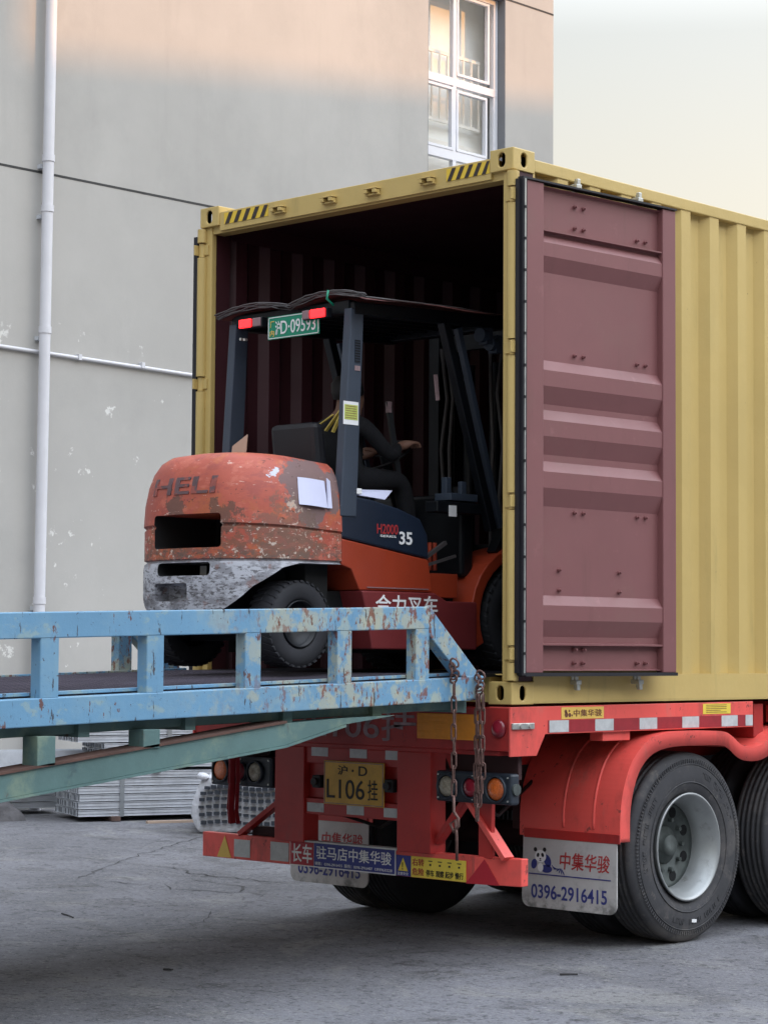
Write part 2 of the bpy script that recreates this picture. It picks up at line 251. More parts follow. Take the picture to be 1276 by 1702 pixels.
# ------------------------------------------------------------------ mesh helpers
def V(*a): return Vector(a)
class MB:
    def __init__(s): s.v = []; s.f = []; s.smooth = []
    def add(s, vs, fs, sm=False):
        k = len(s.v); s.v += [Vector(p) for p in vs]; s.f += [tuple(i+k for i in f) for f in fs]; s.smooth += [sm]*len(fs); return s
    def box(s, x0, x1, y0, y1, z0, z1):
        return s.obox(V((x0+x1)/2, (y0+y1)/2, (z0+z1)/2), V(abs(x1-x0)/2, 0, 0), V(0, abs(y1-y0)/2, 0), V(0, 0, abs(z1-z0)/2))
    def obox(s, c, a, b, d):
        if a.cross(b).dot(d) < 0: a = -a
        P = [c+a*i+b*j+d*k for k in (-1, 1) for j in (-1, 1) for i in (-1, 1)]
        return s.add(P, [(0, 2, 3, 1), (4, 5, 7, 6), (0, 1, 5, 4), (2, 6, 7, 3), (0, 4, 6, 2), (1, 3, 7, 5)])
    def beam(s, p, q, w, h, up=V(0, 0, 1)):
        p = Vector(p); q = Vector(q); d = (q-p).normalized(); sd_ = d.cross(up).normalized(); u = sd_.cross(d)
        return s.obox((p+q)/2, (q-p)/2, sd_*w/2, u*h/2)
    def prism(s, pts, o, u, v, n, t):
        """2D polygon pts in frame (o,u,v), extruded by t along n"""
        o = Vector(o); u = Vector(u); v = Vector(v); n = Vector(n)
        A = [o+u*a+v*b for a, b in pts]; B = [p+n*t for p in A]; k = len(pts)
        ar = sum(pts[i][0]*pts[(i+1) % k][1]-pts[(i+1) % k][0]*pts[i][1] for i in range(k))
        flip = (u.cross(v).dot(n)*t*ar) < 0
        fs = [tuple(reversed(range(k))), tuple(range(k, 2*k))]+[(i, (i+1) % k, (i+1) % k+k, i+k) for i in range(k)]
        if flip: fs = [tuple(reversed(f)) for f in fs]
        return s.add(A+B, fs)
    def cyl(s, p, q, r, n=20, r2=None, cap=True):
        p = Vector(p); q = Vector(q); d = (q-p).normalized(); a = d.orthogonal().normalized(); b = d.cross(a); r2 = r if r2 is None else r2
        vs = []
        for i in range(n):
            t = 2*math.pi*i/n; e = a*math.cos(t)+b*math.sin(t); vs += [p+e*r, q+e*r2]
        s.add(vs, [(2*i, 2*((i+1) % n), 2*((i+1) % n)+1, 2*i+1) for i in range(n)], True)
        if cap: s.add([vs[2*i] for i in range(n)], [tuple(reversed(range(n)))]); s.add([vs[2*i+1] for i in range(n)], [tuple(range(n))])
        return s
    def lathe(s, prof, c, ax, n=48, close=True):
        """prof: (r, h) list; c centre, ax axis"""
        c = Vector(c); ax = Vector(ax).normalized(); a = ax.orthogonal().normalized(); b = ax.cross(a); k = len(prof); vs = []
        for i in range(n):
            t = 2*math.pi*i/n; e = a*math.cos(t)+b*math.sin(t)
            vs += [c+e*r+ax*h for r, h in prof]
        kk = k if close else k-1
        fs = []
        for i in range(n):
            j = (i+1) % n
            for m in range(kk):
                l = (m+1) % k; fs.append((i*k+m, j*k+m, j*k+l, i*k+l))
        return s.add(vs, fs, True)
    def tube(s, pts, r, n=8, closed=False):
        pts = [Vector(p) for p in pts]; k = len(pts); rings = []
        a = None
        for i, p in enumerate(pts):
            d = ((pts[(i+1) % k] if (closed or i < k-1) else p)-(pts[i-1] if (closed or i > 0) else p)).normalized()
            if a is None: a = d.orthogonal().normalized()
            a = (a-d*a.dot(d)).normalized(); b = d.cross(a)
            rr = r[i] if isinstance(r, (list, tuple)) else r
            rings.append([p+(a*math.cos(2*math.pi*j/n)+b*math.sin(2*math.pi*j/n))*rr for j in range(n)])
        vs = [v for g in rings for v in g]; fs = []
        for i in range(k if closed else k-1):
            i2 = (i+1) % k
            for j in range(n): fs.append((i*n+j, i*n+(j+1) % n, i2*n+(j+1) % n, i2*n+j))
        if not closed: fs += [tuple(reversed(range(n))), tuple(range((k-1)*n, k*n))]
        return s.add(vs, fs, True)
    def sheet(s, prof, o, u, v, n, L, t):
        """open 2D profile (u,v) swept L along n with thickness t (closed shell)"""
        k = len(prof); nr = []
        for i in range(k):
            a = prof[max(0, i-1)]; b = prof[min(k-1, i+1)]; dx, dy = b[0]-a[0], b[1]-a[1]; l = math.hypot(dx, dy) or 1
            nr.append((-dy/l*t, dx/l*t))
        poly = list(prof)+[(p[0]+q[0], p[1]+q[1]) for p, q in zip(reversed(prof), reversed(nr))]
        o = Vector(o); u = Vector(u); v = Vector(v); n = Vector(n)
        m = len(poly); A = [o+u*a+v*b for a, b in poly]; B = [p+n*L for p in A]
        fs = [(i, (i+1) % m, (i+1) % m+m, i+m) for i in range(m)]
        for i in range(k-1): fs += [(i, m-1-i, m-2-i, i+1), (i+m, i+1+m, 2*m-2-i, 2*m-1-i)]
        return s.add(A+B, fs)
    def mesh(s, name):
        me = bpy.data.meshes.new(name); me.from_pydata(s.v, [], s.f); me.polygons.foreach_set('use_smooth', s.smooth)
        bm = bmesh.new(); bm.from_mesh(me); bmesh.ops.recalc_face_normals(bm, faces=bm.faces); bm.to_mesh(me); bm.free()
        return me
    def build(s, name, mat, parent=None, bev=0, wn=False):
        me = s.mesh(name); o = bpy.data.objects.new(name, me); COL.objects.link(o)
        me.materials.append(MT[mat] if isinstance(mat, str) else mat)
        if parent is not None: par(o, parent)
        if bev:
            b = o.modifiers.new('bevel', 'BEVEL'); b.width = bev; b.segments = 2; b.limit_method = 'ANGLE'; b.angle_limit = R(40)
            o.modifiers.new('wn', 'WEIGHTED_NORMAL').keep_sharp = True
        return o
WORLD = {}
def wloc(o):
    p = V(0, 0, 0)
    while o is not None: p = p+o.location; o = o.parent
    return p
def par(o, parent):
    # mesh data was made in world coordinates; shift it into the parent's frame
    w = wloc(parent); o.data.transform(Matrix.Translation(-w)); o.parent = parent
def tag(o, label=None, cat=None, group=None, kind=None):
    if label: o['label'] = label
    if cat: o['category'] = cat
    if group: o['group'] = group
    if kind: o['kind'] = kind
    return o
def thing(name, label, cat, loc, group=None):
    o = bpy.data.objects.new(name, None); COL.objects.link(o); o.location = loc; o.empty_display_size = .2
    return tag(o, label, cat, group)
def solo(mb, name, mat, label, cat, loc, group=None, bev=0):
    o = mb.build(name, mat, None, bev); o.data.transform(Matrix.Translation(-Vector(loc))); o.location = loc
    return tag(o, label, cat, group)
def struct(mb, name, mat):
    return tag(mb.build(name, mat), kind='structure')
def finish(o, mods):
    """apply the modifier stack to a plain mesh"""
    bpy.context.view_layer.update(); dg = bpy.context.evaluated_depsgraph_get()
    me = bpy.data.meshes.new_from_object(o.evaluated_get(dg)); o.modifiers.clear(); o.data = me
def carve(o, cutters):
    for c in cutters:
        co = bpy.data.objects.new('cut', c.mesh('cut')); COL.objects.link(co)
        m = o.modifiers.new('b', 'BOOLEAN'); m.operation = 'DIFFERENCE'; m.solver = 'EXACT'; m.object = co
        finish(o, None); bpy.data.objects.remove(co)
    return o
_tc = {}
def text(body, o, u, v, w, h, mat, parent, name='lettering', bold=0, t=.0012, off=.0025, shear=0):
    u = Vector(u).normalized(); v = Vector(v).normalized(); n = u.cross(v)
    c = bpy.data.curves.new('txt', 'FONT'); c.body = body; c.offset = bold*.42; c.extrude = .01; c.resolution_u = 4; c.shear = shear
    ob = bpy.data.objects.new('txt', c); COL.objects.link(ob); bpy.context.view_layer.update()
    me = bpy.data.meshes.new_from_object(ob.evaluated_get(bpy.context.evaluated_depsgraph_get()))
    bpy.data.objects.remove(ob)
    xs = [p.co.x for p in me.vertices]; ys = [p.co.y for p in me.vertices]
    x0, x1, y0, y1 = min(xs), max(xs), min(ys), max(ys); o = Vector(o)
    for p in me.vertices:
        q = p.co; zz = off+t*(1 if q.z > 0 else 0)
        p.co = o+u*((q.x-x0)/(x1-x0)*w)+v*((q.y-y0)/(y1-y0)*h)+n*zz
    me.materials.clear(); me.materials.append(MT[mat])
    r = bpy.data.objects.new(name, me); COL.objects.link(r); par(r, parent); return r
def copy_tree(o, parent=None):
    c = o.copy(); COL.objects.link(c); c.parent = parent
    for ch in o.children: copy_tree(ch, c)
    return c
def plate(o, u, v, w, h, t=.003):
    u = Vector(u).normalized(); v = Vector(v).normalized(); n = u.cross(v); m = MB()
    return m.obox(Vector(o)+u*w/2+v*h/2+n*t/2, u*w/2, v*h/2, n*t/2)
X, Y, Z = V(1, 0, 0), V(0, 1, 0), V(0, 0, 1)

# ------------------------------------------------------------------ ground
g = MB(); n_ = 60
g.add([(-600, -400, 0), (500, -400, 0), (500, 900, 0), (-600, 900, 0)], [(0, 1, 2, 3)])
struct(g, 'ground', 'concrete')
def crack(pts, w, seed=0, jag=.05):
    rnd = random.Random(seed); P = []
    for a, b in zip(pts, pts[1:]):
        a = Vector((*a, 0)); b = Vector((*b, 0)); k = max(2, int((b-a).length/.09)); d = (b-a).normalized(); s = Vector((-d.y, d.x, 0))
        for i in range(k): P.append(a.lerp(b, i/k)+s*rnd.uniform(-jag, jag))
    P.append(Vector((*pts[-1], 0)))
    L_, R_ = [], []
    for i, p in enumerate(P):
        d = (P[min(i+1, len(P)-1)]-P[max(0, i-1)]).normalized(); s = Vector((-d.y, d.x, 0)); e = w*.62*rnd.uniform(.15, 1)*(.25 if i in (0, len(P)-1) else 1)
        L_.append(p+s*e+Z*.004); R_.append(p-s*e+Z*.004)
    k = len(P); m = MB(); m.add(L_+R_, [(i, i+k, i+k+1, i+1) for i in range(k-1)]); return m
cr = MB()
for pts, w, sd_, jg in (([(-7.1, 4.3), (-6.1, 2.7), (-5.0, 1.2)], .012, 1, .03), ([(-4.7, 1.15), (-4.3, 1.35), (-4.0, 1.2), (-3.5, 1.45), (-3.25, 1.3)], .02, 2, .05),
                    ([(-5.2, 2.2), (-4.6, 2.0), (-3.9, 2.0), (-3.6, 2.3), (-3.2, 2.2)], .016, 3, .05), ([(-4.4, 1.75), (-3.9, 1.7), (-3.6, 1.45)], .02, 4, .05),
                    ([(-2.9, .55), (-2.55, .15), (-2.3, -.15)], .012, 5, .04), ([(-1.1, -.1), (-.77, -.11), (.14, -.17)], .006, 6, .006)):
    c_ = crack(pts, w, sd_, jg); cr.add(c_.v, c_.f)
struct(cr, 'ground_crack', 'crack')

# ------------------------------------------------------------------ factory building with window
WX = -10.6
B = thing('factory_building', 'large pale grey rendered factory building behind the container, top catching warm sun', 'building', (WX, 5, 0))
YC, ZT = 13.32, 13.5
wy0, wy1, wz0, wz1 = 10.905, 12.36, 6.9, 9.93
w_ = MB()
for (a, b, c, d) in ((-30, wy0, 0, ZT), (wy0, wy1, 0, wz0), (wy0, wy1, wz1, ZT), (wy1, YC, 0, ZT)):
    w_.add([(WX, a, c), (WX, b, c), (WX, b, d), (WX, a, d)], [(0, 1, 2, 3)])
w_.add([(WX, YC, 0), (WX-16, YC, 0), (WX-16, YC, ZT), (WX, YC, ZT)], [(0, 1, 2, 3)])
w_.add([(WX, -30, 0), (WX-16, -30, 0), (WX-16, -30, ZT), (WX, -30, ZT)], [(0, 1, 2, 3)])
w_.add([(WX-16, -30, 0), (WX-16, YC, 0), (WX-16, YC, ZT), (WX-16, -30, ZT)], [(0, 1, 2, 3)])
w_.build('wall', 'wall', B)
MB().box(WX-16.1, WX+.06, -30.1, YC+.06, ZT, ZT+.25).build('roof', 'wall_roof', B)
j = MB()
for z in (6.49, 9.93, 13.0):
    for a, b in (((-30, YC),) if z < wz0 else ((-30, wy0), (wy1, YC)) if z < 10 else ((-30, YC),)):
        j.box(WX-.01, WX+.003, a, b, z-.012, z+.012)
j.build('wall_joint', 'joint', B)
# window
fr = MB(); X0 = WX-.14
rv = MB(); rv.box(WX-.3, WX-.002, wy1-.01, wy1+.004, wz0, wz1); rv.box(WX-.3, WX-.002, wy0-.004, wy0+.01, wz0, wz1); rv.box(WX-.3, WX-.002, wy0, wy1, wz0-.02, wz0+.002); rv.box(WX-.3, WX-.002, wy0, wy1, wz1-.01, wz1+.004)
wf = None
for a, b in ((wy0, wy0+.06), (wy1-.09, wy1-.012), (11.50, 11.56)): fr.box(X0-.05, X0+.02, a, b, wz0+.01, wz1-.012)
for a, b in ((wz0+.01, wz0+.07), (wz1-.08, wz1-.012), (8.66, 8.76), (7.72, 7.84)): fr.box(X0-.048, X0+.022, wy0+.01, wy1-.012, a, b)
# sashes
for (a, b, c, d) in ((10.98, 11.5, 7.84, 8.64), (11.56, 12.14, 7.84, 8.62), (11.56, 12.18, 8.80, 9.84)):
    for q in ((a, a+.035, c, d), (b-.035, b, c, d)): fr.box(X0-.03, X0+.03, *q)
    fr.box(X0-.028, X0+.028, a, b, c, c+.035); fr.box(X0-.028, X0+.028, a, b, d-.035, d)
wf = fr.build('window', 'winframe', B, bev=.004)
rv.build('reveal', 'reveal', wf)
gl = MB(); gl.box(X0-.012, X0-.006, wy0+.03, wy1-.05, wz0+.04, wz1-.05); gl.build('pane', 'glass', wf)
rm = MB(); rm.box(X0-.36, X0-.33, wy0-.3, wy1+.3, wz0-.2, wz1+.2); rm.box(X0-.329, X0-.2, wy0-.3, wy1+.6, wz0-.1, wz0); rm.build('reflection_panel', 'reflection_pale', wf)  # pale panel close behind the glass stands in for reflected sky
rl = MB()
for zz in (9.13, 8.26): rl.box(X0-.23, X0-.20, wy0+.1, wy1-.1, zz-.02, zz+.02)
yy = wy0+.15
while yy < wy1-.1: rl.box(X0-.225, X0-.205, yy, yy+.022, 8.27, 9.12); yy += .148
rl.build('inner_railing', 'railwhite', wf)
rb = MB(); rb.box(X0-.325, X0-.24, wy0-.2, wy1+.1, wz0, 8.02); rb.build('inner_sill', 'railwhite', wf)

# conduit and drain pipe on the wall
cq = MB(); cq.tube([(WX+.03, -30, 4.75), (WX+.03, 4.5, 4.642), (WX+.03, 7.2, 4.593), (WX+.03, YC, 4.5)], .02, 8)
co_ = cq.build('conduit', 'upvc', B)
for yv in (2.0, 5.55, 6.4): MB().box(WX, WX+.06, yv-.02, yv+.02, 4.60, 4.66).build('clip', 'upvc', co_)
DP = thing('drainpipe', 'white plastic drainpipe running down the grey factory wall', 'pipe', (WX+.1, 5.05, 0))
pp = MB(); py = 5.06
pp.cyl((WX+.11, 5.02, 0), (WX+.11, 5.07, 9.2), .058, 20); pp.cyl((WX+.11, 5.07, 9.2), (WX+.11, 5.07, ZT), .058, 20); pp.build('pipe', 'upvc', DP)
for z in (9.0, 6.62, 6.1, 4.85, 2.1):
    MB().cyl((WX+.11, 5.02+.05*z/9.2, z-.035), (WX+.11, 5.02+.05*z/9.2, z+.035), .066, 20).build('collar', 'upvc', DP)
    MB().box(WX, WX+.06, 5.0, 5.1, z-.1, z-.06).build('bracket', 'galv', DP)

# neighbouring blocks across the yard (behind the camera): they cast the evening shadow on the wall
def far(Yv, z, L): return V(WX, Yv, z)+SV*L
pA = far(5.19, 7.75, 62.0); pB_L = 62.0-(8.72-7.75)/math.sin(SUN_EL); pB = far(12.9, 8.72, pB_L)
d_ = (pB-pA); d_.z = 0; d_.normalize(); out_ = V(d_.y, -d_.x, 0)
if out_.dot(SV) < 0: out_ = -out_
A_ = pA-d_*5; B_ = pB+d_*60; hz = pA.z
nb = thing('office_block', 'long low office block across the yard', 'building', (A_.x, A_.y, 0))
m = MB(); m.prism([(0, 0), ((B_-A_).length, 0), ((B_-A_).length, 14), (0, 14)], V(A_.x, A_.y, 0), d_, out_, Z, hz); m.build('wall', 'shade_bld', nb)
pl = far(4.78, 8.0, 58); sdir = V(0, -1, 0)
nb2 = thing('warehouse_block', 'tall plain warehouse across the yard', 'building', (pl.x, pl.y, 0))
m = MB(); m.box(pl.x, pl.x+20, pl.y-70, pl.y, 0, 24); m.build('wall', 'shade_bld', nb2)

# ------------------------------------------------------------------ shipping container
CT = thing('shipping_container', 'gold painted steel shipping container loaded on the red trailer, doors open', 'container', (-1.22, 0, 1.34))
H0, H1, CW, CL = 1.34, 4.236, 2.438, 12.19
def casting(x0, y0, z0):
    o = MB().box(x0, x0+.162, y0, y0+.178, z0, z0+.118).build('corner_casting', 'gold', CT)
    w = wloc(CT)
    def stad(cx, cz, a, b):  # oval points
        return [(cx+a*math.cos(t)*(1), cz+(b-a)*(1 if math.sin(t) > 0 else -1)+a*math.sin(t)) for t in [2*math.pi*(i+.5)/24 for i in range(24)]]
    inner = MB().box(x0+.014, x0+.148, y0+.014, y0+.164, z0+.012, z0+.106)
    o1 = MB().prism(stad(x0+.081, z0+.059, .024, .038), V(0, y0-.05, 0), X, Z, Y, .3)
    o2 = MB().prism(stad(y0+.089, z0+.059, .024, .038), V(x0-.05, 0, 0), Y, Z, X, .3)
    cs = []
    for c in (inner, o1, o2): cs.append(c)
    carve(o, cs)
    b = o.modifiers.new('bevel', 'BEVEL'); b.width = .006; b.segments = 2; b.limit_method = 'ANGLE'; b.angle_limit = R(50)
    return o
for y0 in (0, CL-.178):
    for x0 in (-.162, -CW):
        for z0 in (H0, H1-.118): casting(x0, y0, z0)
# rear posts, header, sill
for xa, xb in ((-.085, -.004), (-CW+.004, -CW+.085)):
    MB().box(xa, xb, .02, .06, H0+.118, H1-.118).build('post', 'gold', CT, bev=.006)
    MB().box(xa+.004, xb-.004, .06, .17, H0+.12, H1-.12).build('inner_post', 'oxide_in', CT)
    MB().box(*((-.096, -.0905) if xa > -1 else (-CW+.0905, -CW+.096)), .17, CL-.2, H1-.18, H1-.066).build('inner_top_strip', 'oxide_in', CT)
hd = MB(); hd.box(-CW+.162, -.162, .012, .10, H1-.15, H1-.04); hd.box(-CW+.085, -.085, .03, .12, H1-.16, H1-.10)
hd.box(-CW+.162, -.162, .02, .3, H1-.04, H1-.036)
hdr = hd.build('header', 'gold', CT, bev=.004)
sl = MB(); sl.box(-CW+.162, -.162, .012, .12, H0+.01, H0+.15); sl.box(-CW+.162, -.085, .03, .12, H0+.15, H0+.157); sl.build('sill', 'gold', CT, bev=.004)
# hazard stickers
for xa, xb in ((-2.235, -1.86), (-.475, -.17)):
    z0, z1 = H1-.116, H1-.050; y_ = .009
    st = MB().box(xa, xb, y_, y_+.002, z0, z1).build('hazard_sticker', 'haz_y', CT)
    k = 0; m = MB(); nst = 5
    for k in range(nst):
        s0 = xa+(xb-xa)*(k+.12)/nst; wd = (xb-xa)/nst*.45
        pts = [(s0, z0), (s0+wd, z0), (min(s0+wd+.035, xb), z1), (min(s0+.035, xb), z1)]
        m.prism(pts, V(0, y_-.002, 0), X, Z, Y, .0015)
    m.build('stripes', 'haz_k', st)
# cam keepers on the header
for x in (-1.76, -1.35, -1.01, -.60):
    m = MB(); m.box(x-.05, x+.05, -.012, .012, H1-.118, H1-.108); m.box(x-.045, x-.02, -.032, .01, H1-.108, H1-.088); m.box(x+.02, x+.045, -.032, .01, H1-.108, H1-.088)
    m.box(x-.05, x+.05, -.03, .012, H1-.085, H1-.08)
    m.build('cam_keeper', 'gold', CT, bev=.003)
# rails
for x0, x1 in ((-.09, -.006), (-CW+.006, -CW+.09)):
    MB().box(x0, x1, .178, CL-.178, H1-.105, H1-.038).build('top_rail', 'gold', CT, bev=.006)
    sg = 1 if x0 > -1 else -1
    xo = -.004 if sg > 0 else -CW+.004
    m = MB(); m.prism([(0, 0), (.006, 0), (.006, .135), (.05, .135), (.05, .142), (0, .142)], V(xo, .178, H0+.012), V(-sg, 0, 0), Z, Y, CL-.356)
    m.prism([(0, .0), (.06, 0), (.06, .006), (0, .006)], V(xo, .178, H0+.005), V(-sg, 0, 0), Z, Y, CL-.356)
    m.build('bottom_rail', 'gold', CT)
def corr(xo, sg, y0, y1, z0, z1, dep=.046, mat='gold', name='side_panel'):
    pts = []; y = y0; P = .278
    pts.append((y0, 0))
    y = y0+.04
    while y+P < y1:
        pts += [(y, 0), (y+.050, dep), (y+.050+.09, dep), (y+.050+.09+.050, 0)]; y += P
    pts.append((y1, 0)); m = MB(); A = [V(xo-sg*d, yy_, z0) for yy_, d in pts]; Bv = [V(p.x, p.y, z1) for p in A]; k = len(A)
    m.add(A+Bv, [(i, i+1, i+k+1, i+k) for i in range(k-1)]); return m.build(name, mat, CT)
for sg, xo in ((1, -.012), (-1, -CW+.012)):
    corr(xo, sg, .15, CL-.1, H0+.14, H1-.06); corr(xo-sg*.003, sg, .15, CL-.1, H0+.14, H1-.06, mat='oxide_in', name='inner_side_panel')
rf = MB(); A = []; y = .1; k = 0
while y < CL-.1: A.append((y, 0 if k % 4 in (0, 3) else .02)); y += .052; k += 1
A += []; 
rf.sheet(A, V(-CW+.08, 0, H1-.062), Y, Z, X, CW-.16, .003); rf.build('roof', 'gold', CT)
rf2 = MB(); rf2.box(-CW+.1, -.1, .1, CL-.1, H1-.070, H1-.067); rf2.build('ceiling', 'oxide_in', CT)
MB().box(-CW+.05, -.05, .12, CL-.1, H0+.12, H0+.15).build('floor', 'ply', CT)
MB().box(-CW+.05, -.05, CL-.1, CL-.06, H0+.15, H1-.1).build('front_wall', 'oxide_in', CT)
m = MB()
yv = .5
while yv < CL-.3: m.box(-CW+.08, -.08, yv, yv+.045, H0+.02, H0+.118); yv += .3
m.build('cross_member', 'gold', CT)
# hinge columns on the rear posts: covers between four hinge knuckles
def hinge_side(xc, sg):
    zs = [1.60, 2.385, 3.185, 3.985]
    edges = [1.465]+[v for z in zs for v in (z-.045, z+.045)]+[4.11]
    for a, b in zip(edges[0::2], edges[1::2]):
        MB().cyl((xc, .012, a), (xc, .012, b), .030, 16).build('hinge_cover', 'gold', CT)
    for z in zs:
        m = MB(); m.cyl((xc+sg*.004, .016, z-.04), (xc+sg*.004, .016, z+.04), .021, 14); m.box(min(xc, xc-sg*.05), max(xc, xc-sg*.05), .01, .03, z-.03, z+.03)
        m.build('hinge', 'gold', CT, bev=.002)
hinge_side(-.012, 1); hinge_side(-CW+.012, -1)
# doors, swung right round against the sides
def door(hx, sg, ex):
    o = V(hx, .035, 0); e = V(ex, 1.235, 0); u = (e-o).normalized(); n = V(u.y, -u.x, 0)*(1 if sg > 0 else -1)   # n points outwards, away from the container
    Wd = (e-o).length; z0, z1 = 1.503, 4.062
    # panel with horizontal corrugations; profile in z,depth (positive towards -n)
    def zp(py_): return z1-(py_-300)/(1118-300.)*(z1-z0)
    prof = [(z0, .0)]
    D = .036
    rec = .045
    # frame: two stiles and two rails
    fm = MB()
    fm.obox(o+u*.07+Z*(z0+z1)/2-n*.025, u*.07, n*.025, Z*(z1-z0)/2)
    fm.obox(o+u*(Wd-.055)+Z*(z0+z1)/2-n*.025, u*.055, n*.025, Z*(z1-z0)/2)
    fr_ = fm.build('door_frame', 'oxide', CT, bev=.005)
    # infill sheet: recessed, bulging forward at the ribs
    ribs = [(3.80, 3.60), (3.135, 2.905), (2.875, 2.64), (2.605, 2.37), (1.905, 1.69)]
    pts = [(z1-.012, -.012), (z1-.02, -.04), (z1-.235, -.040), (z1-.242, -.006), (z1-.249, -.006), (z1-.252, -.040)]
    for a, b in ribs:
        h = (a-b); pts += [(a, -.040), (a-.24*h, -.006), (a-.60*h, -.006), (b, -.040)]
    pts += [(z0+.155, -.040), (z0+.152, -.006), (z0+.143, -.006), (z0+.138, -.046), (z0+.02, -.046), (z0+.012, -.012)]
    A = [o+u*.14+Z*z+n*d for z, d in pts]; ln = Wd-.11-.14; k = len(A)
    m = MB(); m.add(A+[p+u*ln for p in A], [(i, i+1, i+1+k, i+k) for i in range(k-1)])
    A2 = [p-n*.004 for p in A]; m.add(A2+[p+u*ln for p in A2], [(i, i+k, i+1+k, i+1) for i in range(k-1)])
    dp = m.build('door_panel', 'oxide', CT)
    ob = MB().obox(o+u*Wd/2+Z*(z0+z1)/2-n*.054, u*Wd/2, n*.003, Z*(z1-z0)/2).build('outer_skin', 'gold', CT)
    # gasket round the edge
    gk = MB(); gk.obox(o-u*.012+Z*(z0+z1)/2-n*.01, u*.014, n*.02, Z*((z1-z0)/2+.012)); gk.obox(o+u*Wd/2+Z*(z0-.008)-n*.02, u*(Wd/2), n*.03, Z*.009)
    gk.obox(o+u*Wd/2+Z*(z1+.006)-n*.02, u*(Wd/2), n*.03, Z*.005); gk.obox(o-u*.03+Z*(z0+z1)/2-n*.022, u*.01, n*.012, Z*((z1-z0)/2))
    gk.build('gasket', 'rubber', CT)
    sp = MB(); sp.obox(o-u*.012+Z*(z0+z1)/2+n*.011, u*.004, n*.0015, Z*((z1-z0)/2)); sp.build('gasket_strip', 'zinc', CT)
    zz = z0+.1; m = MB()
    while zz < z1: m.obox(o-u*.013+Z*zz+n*.013, u*.007, n*.003, Z*.007); zz += .165
    m.build('gasket_rivet', 'black', CT)
    # bolts
    for zb, us in ((z1-.085, (.42, .49)), (z1-.20, (.42, .49)), (z1-.20, (.93, 1.0)), (3.18, (.42, .49, .93, 1.0)), (2.345, (.42, .49, .93, 1.0)), (1.625, (.42, .49)), (1.555, (.42, .49, .93, 1.0)), (2.04, (.30, .78)), (1.935, (.30, .78))):
        for uu in us:
            b_ = o+u*uu*.985+Z*zb-n*.045; m = MB(); m.cyl(b_, b_+n*.018, .011, 6); m.cyl(b_+n*.018, b_+n*.03, .006, 8); m.build('bolt', 'oxide', CT)
    # lock rods on the outer skin with zinc cams showing above and below
    for uu in (.46, .96):
        b_ = o+u*uu-n*.085; MB().cyl(b_+Z*(z0-.06), b_+Z*(z1+.05), .017, 12).build('lock_rod', 'zinc', CT)
        for zc, s_ in ((z0-.05, -1), (z1+.035, 1)):
            m = MB(); m.obox(b_+Z*zc+n*.012, u*.02, n*.03, Z*.012); m.obox(b_+Z*(zc+.022*s_)+n*.028, u*.012, n*.012, Z*.02); m.cyl(b_+Z*(zc-.03)+n*.02, b_+Z*(zc+.03)+n*.02, .013, 10)
            m.build('cam', 'zinc', CT, bev=.003)
    # hinge straps
    for z in (1.60, 2.385, 3.185, 3.985):
        MB().obox(o-u*.02+Z*z-n*.04+V(-sg*.0, 0, 0), u*.05, n*.006, Z*.03).build('hinge_blade', 'gold', CT, bev=.002)
door(.055, 1, .135); door(-CW-.055, -1, -CW-.135)

# ------------------------------------------------------------------ trailer
TR = thing('container_trailer', 'red skeletal container semi-trailer with number plates and mudflaps under the gold container', 'trailer', (-1.22, 0, 0))
def TB(*a, name='frame', mat='red', bev=.004): return MB().box(*a).build(name, mat, TR, bev=bev)
# rear cross beam
TB(-CW-.005, -.012, .0, .12, 1.10, 1.325, name='rear_beam', mat='red_shade')
TB(-CW+.1, -.1, .02, .16, 1.075, 1.10, name='beam_flange', mat='red_shade')
for sg in (1, -1):
    xo = 0 if sg > 0 else -CW
    m = MB(); m.prism([(-.012, 1.328), (-.012, 1.075), (.20, 1.075), (.27, 1.185), (2.17, 1.185), (2.17, 1.332)], V(xo, 0, 0), Y, Z, V(-sg, 0, 0), .012)
    m.prism([(.0, 1.318), (2.17, 1.322), (2.17, 1.332), (.0, 1.328)], V(xo-sg*.012, 0, 0), Y, Z, V(-sg, 0, 0), .14)
    sb = m.build('side_rail', 'red', TR, bev=.002)
    m = MB()
    for k in range(11):
        y0 = .30+k*.172
        if k % 2: continue
    tp = MB().box(xo+sg*.0005, xo+sg*.002, .29, 2.165, 1.192, 1.256).build('reflective_tape', 'tape_r', sb)
    m = MB()
    for y0 in (.30, .685, 1.075, 1.47, 1.85, 2.09):
        m.box(xo+sg*.002, xo+sg*.003, y0, min(y0+.16, 2.163), 1.193, 1.255)
    m.build('tape_white', 'tape_w', tp)
    # inner main beams and body further forward
    xi = -.72 if sg > 0 else -CW+.72
    m = MB(); m.box(xi-.05, xi+.05, .12, 12.3, .98, 1.31); m.build('main_beam', 'red' if 0 else 'red_shade', TR, bev=.003)
    m = MB(); m.box(xo-sg*.05, xo-sg*.2, 2.6, 12.3, 1.20, 1.30); m.build('side_beam', 'red', TR, bev=.003)
for yv in (2.25, 3.6, 5.4, 7.2, 9, 10.8, 12.2): TB(-CW+.05, -.05, yv, yv+.1, 1.12, 1.315, name='cross_beam', mat='red_shade')
